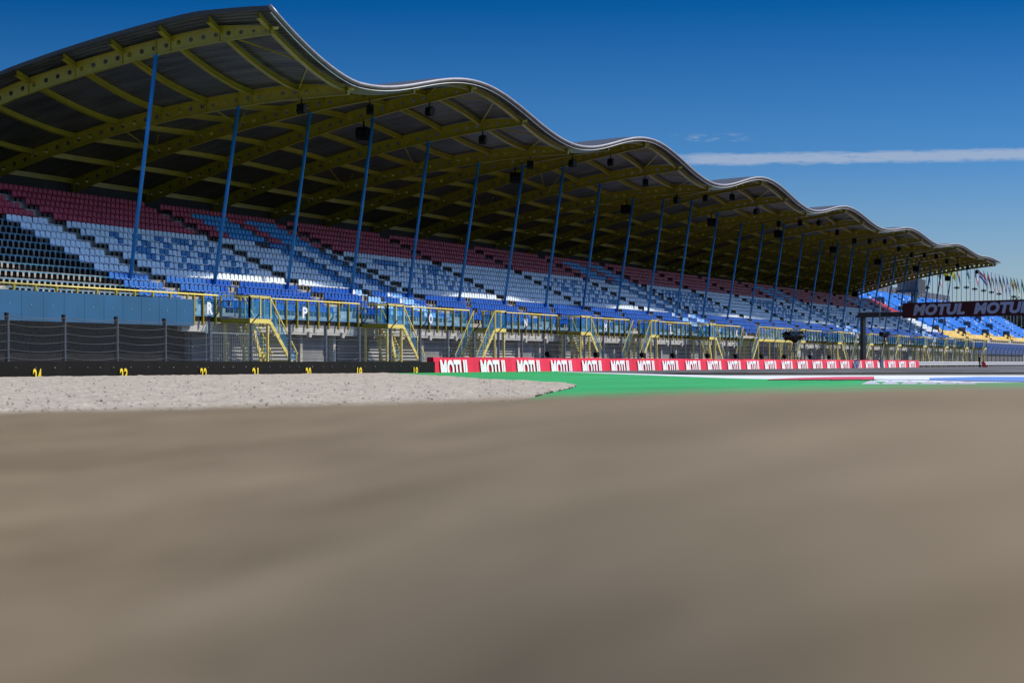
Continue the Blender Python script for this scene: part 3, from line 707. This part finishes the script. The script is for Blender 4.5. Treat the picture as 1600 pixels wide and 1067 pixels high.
proto = big_lamp(); ords = ['first', 'second', 'third', 'fourth', 'fifth', 'sixth', 'seventh', 'eighth', 'ninth']
for n_, i in enumerate(range(3, NR, 3)):
    o = proto if n_ == 0 else copy_tree(proto); u = U0 + i * BAY; o.location = (u, 58.85, under(u, 58.85) - .8); o.rotation_euler = (0, 0, .3 * (n_ % 2))
    nm = ['largest black loudspeaker cluster, left of the fourth blue column'] + [f'{q} large black loudspeaker cluster from the left, below a rib' for q in ords[1:]]
    tag(o, nm[n_], 'loudspeaker', 'large loudspeaker clusters under the roof')

# ------------------------------------------------------------------ catch fence between track and stand
CH = bpy.data.materials.new('chain link'); CH.use_nodes = True; n = CH.node_tree; n.nodes.clear()
o_ = n.nodes.new('ShaderNodeOutputMaterial'); tr = n.nodes.new('ShaderNodeBsdfTransparent'); pb = n.nodes.new('ShaderNodeBsdfPrincipled'); pb.inputs['Base Color'].default_value = (.12, .13, .14, 1); pb.inputs['Roughness'].default_value = .5
tcn = n.nodes.new('ShaderNodeTexCoord'); spn = n.nodes.new('ShaderNodeSeparateXYZ'); n.links.new(tcn.outputs['Object'], spn.inputs[0]); prev = None
for sg in (1, -1):
    a = n.nodes.new('ShaderNodeMath'); a.operation = 'MULTIPLY_ADD'; n.links.new(spn.outputs['Z'], a.inputs[0]); a.inputs[1].default_value = sg; n.links.new(spn.outputs['X'], a.inputs[2])
    m_ = n.nodes.new('ShaderNodeMath'); m_.operation = 'PINGPONG'; n.links.new(a.outputs[0], m_.inputs[0]); m_.inputs[1].default_value = .06
    l_ = n.nodes.new('ShaderNodeMath'); l_.operation = 'LESS_THAN'; n.links.new(m_.outputs[0], l_.inputs[0]); l_.inputs[1].default_value = .0035
    if prev:
        x = n.nodes.new('ShaderNodeMath'); x.operation = 'MAXIMUM'; n.links.new(prev.outputs[0], x.inputs[0]); n.links.new(l_.outputs[0], x.inputs[1]); prev = x
    else: prev = l_
mx = n.nodes.new('ShaderNodeMixShader'); n.links.new(prev.outputs[0], mx.inputs[0]); n.links.new(tr.outputs[0], mx.inputs[1]); n.links.new(pb.outputs[0], mx.inputs[2]); n.links.new(mx.outputs[0], o_.inputs[0])
FD = 49.0; fence = thing('catch_fence', 'long chain link catch fence with steel posts behind the low trackside barrier', 'fence', (70, FD, 0))
FP = [74.9 + 4.13 * k for k in range(-1, 88)]
pm = MB(); pm.box(-.045, .045, -.05, .05, 0, 2.42, GREY); pm = pm.mesh('post')
pd = MB(); pd.box(-.09, -.02, .02, .09, 0, 2.46, DARK); pd.box(-.024, .024, -.05, .018, 0, 2.40, mat('weathered post', (.13, .145, .16), .6, .2)); pd.box(-.10, .06, .0, .10, 2.3, 2.5, DARK); pd = pd.mesh('post')
pa = MB(); pa.box(-.075, .075, -.06, .06, 0, 2.42, mat('grey post', (.10, .115, .135), .5, .3)); pa.bar((0, 0, 2.4), (.24, -.30, 2.85), .05, .05, DARK); pa = pa.mesh('post')
for u in FP: link('post', pd if u < 89 else pa, fence, (u - 70, 0, 0))
b = MB()
for a, e in zip(FP, FP[1:]): b.poly([(a - 70, -.07, .3), (e - 70, -.07, .3), (e - 70, -.07, 2.36), (a - 70, -.07, 2.36)], CH)
b.build('mesh_panel', fence)
WIRE = mat('fence wire', (.05, .055, .06), .5, .2)
for zw_ in (.75, 1.07, 1.4, 1.72, 2.05, 2.37):
  b = MB(); ZW = (zw_,)
  for a, e in zip(FP, FP[1:]):
    for z in ZW:
        sag = .10 if a < 88 else .015
        b.tube([(a - 70 + (e - a) * q / 6, -.09, z - sag * (1 - (q / 3 - 1) ** 2)) for q in range(7)], .010, WIRE, 4, caps=False)
  b.build('wire', fence)
# barred gate panels of the crowd fence near the first staircase
t = thing('barred_fence', 'grey steel barred fence section behind the mesh left of the nearest staircase', 'fence', (u_at(322, 51), 51, 0))
b = MB(); b.box(-.012, .012, -.012, .012, .1, 1.95, GREY); me = b.mesh('bar')
for k in range(26): link('bar', me, t, (k * .22, 0, 0))
for z in (.05, 1.95): b = MB(); b.box(-.05, 5.6, -.03, .03, z, z + .05, GREY); b.build('rail', t)

# ------------------------------------------------------------------ low trackside barriers
BK = mat('black rubber belt', (.004, .004, .004), .8, var=.4, scale=1.2, bump=.2, spec=.12)
YN = mat('yellow marking paint', (.80, .58, .01), .5, var=.08)
UJ = u_at(680, 47)
t = thing('black_barrier', 'low black rubber barrier with yellow number markers along the gravel', 'barrier', (60, 47, 0))
b = MB(); us = urange(0, UJ - 60 - .05, 60); vs = []
for u in us:
    zt = .60 + .02 * noise.noise(Vector((u * .35, 0, 0))) + .012 * sin(u * 2); y0 = .04 * noise.noise(Vector((u * .5, 3, 0)))
    vs += [(u, y0, -.25), (u, y0 - .01, zt), (u, .35, zt), (u, .35, -.25)]
b.faces(vs, [(4*i + k, 4*i + (k + 1) % 4, 4*i + 4 + (k + 1) % 4, 4*i + 4 + k) for i in range(60) for k in range(4)], BK)
b.build('belt', t, False)
b = MB(); rs = random.Random(9); u = .6
while u < UJ - 61: b.tube([(u, -.045, .36 + rs.uniform(-.02, .02)), (u, -.075, .36)], .018, GREY, 6); u += rs.uniform(.9, 1.5)
b.build('bolt', t)
for num, px in (('24', 56), ('23', 191), ('22', 316), ('21', 397), ('20', 480), ('19', 560), ('18', 648)):
    me = text_mesh(num, .60, .62, YN, 'number_marker', offset=.025); o = link('number_marker', me, t, (u_at(px, 47) - 60 - .30, -.06, -.30)); o['label'] = f'yellow number {num}'
RED = [mat(f'red banner {k}', q, .45, var=.08, scale=1.1, bump=.5) for k, q in enumerate([(.74, .004, .035), (.78, .012, .05), (.68, .003, .03)])]
t = thing('banner_barrier', 'low red barrier with white lettering running along the track', 'barrier', (UJ, 47, 0))
mot = text_mesh('MOTUL', 4.35, 1.05, WHITE, 'lettering', shear=0.0, offset=.052)
def ztop(u): return .86 + .03 * noise.noise(Vector((u * .13, 5, 0))) + .018 * sin(u * .9) - .0002 * u
u = UJ; k = 0; UE = u_at(1437, 47)
while u < UE - .5:
    e = min(u + 6.1 if k else 114.4 + 6.1 - .9, UE); b = MB(); n_ = 8; m_ = RED[(k * 7 // 3) % 3]; vs = []
    lean = .12
    for q in range(n_ + 1):
        x = u + .01 + (e - u - .02) * q / n_; zt = ztop(x); vs += [(x - UJ, -.012, -.4), (x - UJ, lean, zt), (x - UJ, .5, zt), (x - UJ, .5, -.4)]
    b.faces(vs, [(4*i + j, 4*i + (j + 1) % 4, 4*i + 4 + (j + 1) % 4, 4*i + 4 + j) for i in range(n_) for j in range(4)], m_)
    b.faces([vs[0], vs[1], vs[2], vs[3]], [(0, 1, 2, 3)], m_); b.faces(vs[-4:], [(0, 1, 2, 3)], m_)
    bo = b.build('banner', t)
    if e - u > 5:
        o = link('lettering', mot, bo, ((114.4 + 6.1 * k) - UJ, -.06, -.33)); o.rotation_euler = (-.103, 0, 0)
    u = e; k += 1
b = MB()      # dark gap strip
xg = u_at(1375, 47); b.box(xg, xg + 1.6, 46.93, 47.6, -.1, .84, mat('dark blue strip', (.03, .05, .10), .6)); o = b.build('marker_strip', t); o.location = (-UJ, -47, 0)

# small black track lamps just behind the red barrier
def trackbox():
    t = thing('track_camera', 'x', 'camera'); b = MB(); b.prism([(-.3, .0), (.22, -.12), (.3, .12), (.0, .26), (-.3, .2)], -.15, .15, DARK); b.build('housing', t)
    b = MB(); b.bar((-.25, 0, -.9), (-.25, 0, .45), .05, .05, DARK); b.build('stand', t); return t
proto = None
for n_, px in enumerate((857, 932, 1004, 1052, 1106, 1150, 1190, 1226, 1266, 1296)):
    o = trackbox() if n_ == 0 else copy_tree(proto); proto = proto or o
    o.location = (u_at(px, 47.9), 47.9, 1.02); 
    tag(o, 'small black camera box on a short stand peeping over the red barrier', 'camera', 'black camera boxes behind the red barrier')
# covered television camera on a scaffold tower
PLAST = mat('black plastic cover', (.008, .008, .009), .18, var=.2, bump=.6, scale=4, spec=.7)
def tvcam(px, D, z, sz, label):
    t = thing('television_camera', label, 'camera', (u_at(px, D), D, 0), rz=TH - pi/2)
    b = MB(); R_, S_ = 12, 16; vs = []
    for i in range(R_ + 1):
        ph = pi * i / R_
        for k in range(S_):
            a = 2 * pi * k / S_; d = Vector((sin(ph) * cos(a), sin(ph) * sin(a), cos(ph))); r = 1 + .28 * noise.noise(d * 2.3 + Vector((px, 0, 0)))
            x = d.x * 1.15 * r; zz = d.z * .55 * r * (1.0 - .25 * abs(d.x) + .35 * (abs(d.x) > .5)); vs.append((x * sz, d.y * .6 * r * sz, z + zz * sz - .18 * sz * (1 - abs(d.x)) ** 2))
    b.faces(vs, [(i * S_ + k, i * S_ + (k + 1) % S_, (i + 1) * S_ + (k + 1) % S_, (i + 1) * S_ + k) for i in range(R_) for k in range(S_)], PLAST); b.build('rain_cover', t)
    b = MB(); b.tube([(0, 0, z - 1.1 * sz), (0, 0, z - .3 * sz)], .09, DARK); b.build('pedestal', t)
    lg = MB(); lg.bar((0, 0, z - .9 * sz), (.75, 0, 0), .06, .06, DARK); lg = lg.mesh('leg')
    for a in (0, 2.1, 4.2): o = link('leg', lg, t); o.rotation_euler = (0, 0, a + .5)
    return t
tvcam(1240, 50.0, 3.15, .92, 'television camera wrapped in black plastic on a tall tripod before the long platform')
tvcam(1382, 50.2, 3.85, .60, 'smaller covered television camera on a tall tripod right of the gantry post')
# operator scaffold by the camera
t = thing('scaffold_tower', 'grey scaffold tower under the black covered television camera', 'scaffold', (u_at(1240, 50.4), 50.4, 0)); b = MB()
for x in (-.9, .9):
    for y in (-.5, .6): b.tube([(x, y, 0), (x, y, 2.6)], .035, GREY, 6)
b.build('upright', t); b = MB()
for z in (.6, 1.3, 2.0): b.tube([(-.9, -.5, z), (.9, -.5, z)], .03, GREY, 6); b.tube([(-.9, .6, z), (.9, .6, z)], .03, GREY, 6); b.tube([(-.9, -.5, z), (-.9, .6, z)], .03, GREY, 6)
b.build('ledger', t); b = MB(); b.box(-1, 1, -.6, .7, 2.25, 2.30, mat('deck board', (.2, .2, .2), .8)); b.box(-.55, .25, -.62, -.6, 1.1, 1.75, mat('notice board', (.5, .5, .55), .6)); b.build('deck', t)

# ------------------------------------------------------------------ gantry over the track
p0 = at(1346, 237); p1 = at(1720, 237 - 27); d = (p1 - p0); d.z = 0; ang = math.atan2(d.y, d.x); ln = d.length
def along(px):
    lo, hi = 0.0, 40.0
    for _ in range(50):
        m_ = (lo + hi) / 2; q = p0 + d.normalized() * m_; Y = q.x * c + q.y * s; x = 800 + 3500 * (q.x * s - q.y * c) / Y
        if x < px: lo = m_
        else: hi = m_
    return lo
t = thing('start_gantry', 'dark steel gantry over the track carrying a maroon banner with pale letters', 'gantry', (p0.x, p0.y, 0), rz=ang)
GDK = mat('gantry steel', (.05, .055, .06), .5, .4, var=.2); GBN = mat('maroon banner', (.055, .003, .008), .6, var=.08, scale=.6)
b = MB(); b.box(.02, .46, -.2, .2, 0, 5.3, GDK); b.build('post', t)
b = MB(); b.box(-.35, ln + 1, -.25, .25, 5.31, 5.80, GDK); b.box(-.4, 4.6, -.3, .3, 5.801, 5.86, GREY); b.build('beam', t)
b = MB(); x0 = along(1415); b.box(x0, ln + .5, -.48, -.30, 5.13, 6.68, GBN); b.build('banner', t)
LT = mat('pale banner letters', (.42, .47, .60), .6, var=.04)
mt2 = text_mesh('MOTUL', along(1513) - along(1432), 1.15, LT, 'lettering', shear=.2, offset=.055)
for k in range(3): link('lettering', mt2, t, (along(1432) + (along(1527) - along(1432)) * k, -.485, 5.36))
b = MB(); b.bar((3.2, -.35, 4.6), (3.2, -.35, 7.1), .12, .12, GREY); b.build('hanger', t)

# ------------------------------------------------------------------ second grandstand at the end of the straight
q0 = at(1450, 352); q1 = at(1604, 452); d = q1 - q0; ang = math.atan2(d.y, d.x); ln = d.length
t = thing('distant_grandstand', 'open grandstand at the end of the straight with blue seats above yellow rows', 'grandstand', (q0.x, q0.y, 0), rz=ang)
B2 = mat('azure seats', (.015, .22, .72), .4, var=.12, scale=.3); Y2 = mat('pale yellow seats', (.78, .56, .14), .45, var=.12, scale=.3)
NAVY = mat('navy hoarding', (.004, .04, .20), .5, var=.1, scale=.2)
b = MB(); R2 = 18; rise, tread = .46, .8; H2 = 3.95
for i in range(R2): b.box(4, ln + 40, 1.0 + i * tread, 1.0 + R2 * tread, H2 + i * rise, H2 + (i + 1) * rise - .01, CONL)
b.box(2, ln, .6, 1.0, 0, H2 + .2, mat('dark grey stand base', (.09, .09, .09), .9, var=.3)); b.build('terrace', t)  # base wall in dark grey
st2 = MB(); rs = random.Random(4)
for i in range(R2):
    k = 0; x = 4.5
    while x < ln + 40:
        xi = (x + 8) % 26
        nyel = 5 if x < 14 else (4 if x < 50 else 3)
        if xi > 2.5:
            y = 1.35 + i * tread; z = H2 + (i + 1) * rise; col = Y2 if i < nyel - (1 if xi > 14 else 0) else B2
            if rs.random() < .035: col = WSEAT
            st2.box(x - .22, x + .22, y - .22, y + .2, z + .28, z + .34, col); st2.box(x - .22, x + .22, y + .12, y + .2, z + .34, z + .75, col)
        x += .5
st2.build('seat_rows', t)['kind'] = 'stuff'
b = MB(); PNG = mat('grey slatted panel', (.10, .105, .12), .6, var=.2, scale=2, stretch=(4, 4, .2))
for k in range(1, 5):
    x = -8 + 26 * k
    for i in (5, 12):
        for dx in (0, 6): b = MB(); b.box(x + dx, x + dx + .1, 1 + (i - dx / 2) * tread, 2.3 + (i - dx / 2) * tread, H2 + (i - dx / 2) * rise, H2 + (i - dx / 2) * rise + 2.0, PNG); b.build('aisle_screen', t)
    b = MB(); b.bar((x + 2, 1, H2 + 1.4), (x + 2, 1 + R2 * tread, H2 + R2 * rise + 1.4), .08, .08, DARK)
    for i in range(1, R2, 3): b.box(x + 1.95, x + 2.05, 1 + i * tread, 1.12 + i * tread, H2 + i * rise, H2 + i * rise + 1.4, DARK)
    b.build('aisle_railing', t)
b = MB(); b.box(4, ln, 1 + R2 * tread, 1.2 + R2 * tread, H2 + R2 * rise, H2 + R2 * rise + 1.9, PNG)
x = 4
while x < ln: b.box(x, x + .1, .9 + R2 * tread, 1.0 + R2 * tread, H2 + R2 * rise - .3, H2 + R2 * rise + 2.0, GREY); x += 4
b.build('back_fence', t)
for xa, xb in ((6, 34), (38, ln)): b = MB(); b.box(xa, xb, .3, .55, 2.1, H2 + .15, NAVY); b.build('hoarding', t)
b = MB(); x = 0
while x < ln: b.box(x - .03, x + .03, .35, .42, H2, H2 + .8, GREY); x += 2.5
b.box(0, ln, .35, .42, H2 + .76, H2 + .82, GREY); b.build('front_railing', t)
# stair block with yellow rails linking the two stands
t = thing('linking_stairs', 'pale concrete stair with yellow handrails between the two grandstands', 'stairs', tuple(at(1412, 345)), rz=ang)
b = MB()
for i in range(20): b.box(-5.5, -1.5, 1 + .6 * i, 14, 2.9 + .36 * i, 2.9 + .36 * (i + 1) - .01, CONL)
b.build('flight', t); b = MB()
for x in (-5.6, -3.5, -1.4):
    b.bar((x, .8, 4.0), (x, 13.4, 11.5), .09, .09, YEL2)
    for i in range(8): y = .8 + 12.6 * i / 7; b.box(x - .05, x + .05, y - .05, y + .05, 2.9 + .6 * (y - .8), 4.0 + 7.5 * i / 7, YEL2)
b.build('handrail', t)
# control cabin above the far stand
t = thing('control_cabin', 'grey slatted cabin raised on posts above the distant stand', 'cabin', tuple(at(1436, 372)), rz=ang)
b = MB(); z0 = (566.5 - 455) / 3500 * 372 + CAMH; 
for y in (-.5, 2.9):
    for k in range(30): x = -3.4 + k * .22; b.box(x, x + .10, y, y + .06, z0 + .1, z0 + (2.25 if x < -.3 else 1.95), PNG)
for x in (-3.45, 3.15):
    for k in range(15): y = -.5 + k * .23; b.box(x, x + .06, y, y + .15, z0 + .1, z0 + 2.0, PNG)
b.build('slatted_wall', t)
b = MB(); b.box(-3.6, 3.4, -.6, 3.2, z0 - .25, z0 + .1, GDK); b.build('floor_beam', t)
b = MB()
for x in (-2.6, -1.8): b.box(x - .2, x + .2, 0, .4, z0 - 4.5, z0 - .25, GDK)
b.box(2.4, 2.7, 1.5, 1.8, z0 - 4.5, z0 - .25, GDK); b.build('support_post', t)
# grandstand end: black loudspeaker stack on the top row
t = thing('loudspeaker_stack', 'big black loudspeaker stack at the far top corner of the covered stand', 'loudspeaker', (UB - 5, 72.5, rowZ(15))); b = MB()
b.box(-.8, .8, -.5, .5, .0, .9, DARK); b.prism([(-.6, .9), (.7, .95), (.6, 1.9), (-.5, 1.7)], -.4, .4, DARK); b.build('cabinet', t)
b = MB(); b.box(-.65, .65, -.54, -.505, .1, .8, mat('speaker grille', (.03, .03, .03), .7)); b.build('grille', t)

# ------------------------------------------------------------------ flags
FC = {'y': (.85, .72, .02), 'r': (.60, .02, .03), 'b': (.02, .05, .30), 'w': (.78, .78, .78), 'g': (.02, .28, .08), 'k': (.015, .015, .015), 'c': (.05, .30, .65), 'o': (.75, .25, .02)}
FM = {k: mat('flag cloth ' + {'y': 'yellow', 'r': 'red', 'b': 'navy', 'w': 'white', 'g': 'green', 'k': 'black', 'c': 'blue', 'o': 'orange'}[k], v, .7, var=.05) for k, v in FC.items()}
cn = {'y': 'yellow', 'r': 'red', 'b': 'navy', 'w': 'white', 'g': 'green', 'k': 'black', 'c': 'blue', 'o': 'orange'}
flags = [(1390, 424, ''), (1411, 421, 'k'), (1424, 420, 'r'), (1431, 419, 'b'), (1448, 416, 'bc'), (1457, 417, ''), (1465, 418, 'wr'), (1473, 419, 'y'), (1481, 416, 'y'), (1488, 419, ''), (1495, 418, 'yrc'), (1502, 417, ''), (1510, 418, 'gwk'), (1516, 419, ''), (1523, 421, 'wr'),
         (1530, 423, 'rwb'), (1537, 424, 'rc'), (1543, 426, 'rk'), (1549, 427, 'wr'), (1555, 429, 'wcr'), (1561, 430, 'kgr'), (1567, 431, 'brw'), (1573, 433, 'bwb'), (1579, 434, 'kyr'), (1584, 435, 'kyr'), (1589, 436, 'cy'), (1596, 437, 'gk')]
for n_, (px, py, cols) in enumerate(flags):
    Y = 395 + (px - 1390) * .55; z = (566.5 - py) / 3500 * Y + CAMH; p = at(px, Y)
    nm = 'bare flagpole' if not cols else '-'.join(cn[q] for q in cols) + ' flag on a tall pole'
    prevc = flags[n_ - 1][2] if n_ else ''
    nx = 'nearest the covered stand' if n_ == 0 else ('right of ' + ('a bare pole' if not prevc else 'the ' + '-'.join(cn[q] for q in prevc) + ' flag'))
    if n_ == 1: nx = 'second pole behind the covered stand'
    if n_ in (24,): nx = 'second of the two black-yellow-red flags'
    if n_ == 23: nx = 'first of the two black-yellow-red flags'
    t = thing('flagpole', f'{nm}, {nx}', 'flagpole', (p.x, p.y, 0), 'flagpoles behind the distant stand')
    b = MB(); b.tube([(0, 0, 0), (0, 0, z)], .08, GREY, 6, radii=[.10, .06]); b.tube([(0, 0, z), (0, 0, z + .12)], .11, GREY, 6); b.build('pole', t)
    if cols:
        b = MB(); hh, ww = 1.3, 1.45; nx_, nz_ = 12, 2 * len(cols); droop = .9 + .5 * random.random(); yaw = random.uniform(-.5, .5); full = cols in ('y', 'rwb')
        ww_ = ww if full else ww * .45; R = Vector((s, -c, 0)); Fv = Vector((c, s, 0))
        def fp(a, q):
            x = ww_ * a; dz = -(droop * (1.3 if full else 2.2)) * a ** 1.3; wv_ = .22 * sin(a * 7 + n_) * (.3 + a)
            return R * (x + .08 + wv_ * .3) + Fv * wv_ + Vector((0, 0, z - .15 - q * hh * (1.0 + .12 * a) + dz))
        for jz in range(nz_):
            m_ = FM[cols[jz * len(cols) // nz_]]
            for i in range(nx_): b.poly([fp(i / nx_, jz / nz_), fp((i + 1) / nx_, jz / nz_), fp((i + 1) / nx_, (jz + 1) / nz_), fp(i / nx_, (jz + 1) / nz_)], m_)
        b.build('flag', t, True)
    if px in (1448, 1495, 1510, 1523, 1537, 1549, 1561, 1584):
        b = MB(); zz = z - 2.5 - 1.6
        for sg in (-1, 1):
            e = R_ = Vector((s, -c, 0)) * sg; b.tube([e * .1 + Vector((0, 0, zz)), e * .45 + Vector((0, 0, zz)), e * .5 + Vector((0, 0, zz))], .1, DARK, 8, radii=[.12, .16, .26])
        b.tube([(0, 0, zz - .35), (0, 0, zz + .35)], .15, DARK, 8); b.build('horn_speaker', t)

# ------------------------------------------------------------------ trees behind the far stand
LEAF = [mat('leaf dark', (.020, .045, .018), .7, var=.3, scale=2), mat('leaf mid', (.04, .075, .025), .7, var=.3, scale=2)]
BARK = mat('bark', (.08, .06, .045), .9, bump=.4)
def tree(px, Y, h, wd, label, rs):
    p = at(px, Y); t = thing('tree', label, 'tree', (p.x, p.y, 0), 'trees behind the distant stand')
    b = MB(); b.tube([(0, 0, 0), (.1, .1, h * .4), (0, .2, h * .8)], .3, BARK, 8, radii=[.4, .28, .08])
    for k in range(6): a = k * 1.1; b.tube([(0, .1, h * (.35 + .07 * k)), (cos(a) * wd * .35, sin(a) * wd * .35, h * (.55 + .06 * k))], .1, BARK, 5, radii=[.12, .04])
    b.build('trunk', t); b = MB()
    blobs = [(rs.uniform(-.35, .35) * wd, rs.uniform(-.35, .35) * wd, h * rs.uniform(.5, .93), wd * rs.uniform(.12, .24)) for _ in range(16)]
    for bx, by, bz, br in blobs:
        for _ in range(170):
            d = Vector((rs.gauss(0, 1), rs.gauss(0, 1), rs.gauss(0, 1))).normalized() * br * rs.random() ** .4; q = Vector((bx, by, bz)) + d; l = rs.uniform(.12, .3)
            a = Vector((rs.gauss(0, 1), rs.gauss(0, 1), rs.gauss(0, 1))).normalized() * l; e = a.cross(Vector((rs.gauss(0, 1), rs.gauss(0, 1), rs.gauss(0, 1)))).normalized() * l * .6
            b.poly([q - a, q + e, q + a, q - e], LEAF[rs.random() < .4])
    b.build('crown', t); return t
rs = random.Random(12); TL = ['small round dark tree left of the group behind the banner', 'narrow dark tree second from the left behind the banner', 'low dark tree in the middle behind the banner', 'broad dark tree right of the middle behind the banner', 'taller dark tree under the striped flags', 'tallest dark tree near the right edge', 'dark tree cut by the right edge']
for (px, Y, h, wd), lb in zip([(1546, 560, 14.6, 9), (1558, 575, 15.2, 8), (1568, 570, 14.9, 9), (1579, 580, 15.6, 9), (1588, 560, 16.0, 9), (1596, 555, 16.6, 9), (1606, 560, 16.0, 9)], TL): tree(px, Y, h, wd, lb, rs)

# ------------------------------------------------------------------ far right: barrier rail and red marker
t = thing('guard_rail', 'low pale steel guard rail at the far edge of the track', 'guard rail', (UE + 1, 48.2, 0))
b = MB(); L_ = 190
for z in (.30, .55): b.faces([(0, 0, z - .12), (L_, 0, z - .12), (L_, -.07, z), (0, -.07, z), (0, 0, z + .11), (L_, 0, z + .11)], [(0, 1, 2, 3), (3, 2, 5, 4)], mat('rail steel', (.48, .48, .48), .4, .4, var=.15))
b.build('rail', t); b = MB()
for k in range(95): b.box(k * 2 - .05, k * 2 + .05, .01, .13, 0, .65, GREY)
b.build('post', t)
p = at(1537, 262)
t = thing('marshal_flag_bag', 'small leaning red marker beside a black post at the track edge', 'marker', (p.x, p.y, 0), rz=TH - pi/2)
b = MB(); b.faces([(-.1, -.2, 0), (.42, -.2, 0), (.42, .2, 0), (-.1, .2, 0), (-.28, -.12, .62), (.0, -.12, .78), (.0, .12, .78), (-.28, .12, .62)], [(0, 3, 2, 1), (4, 5, 6, 7), (0, 1, 5, 4), (1, 2, 6, 5), (2, 3, 7, 6), (3, 0, 4, 7)], mat('marker red', (.75, .05, .02), .5)); b.build('red_cover', t)
b = MB(); b.tube([(-.42, 0, 0), (-.5, 0, 1.0)], .09, DARK, 8); b.tube([(-.5, 0, 1.0), (-.5, 0, 1.2)], .14, DARK, 8); b.build('black_post', t)
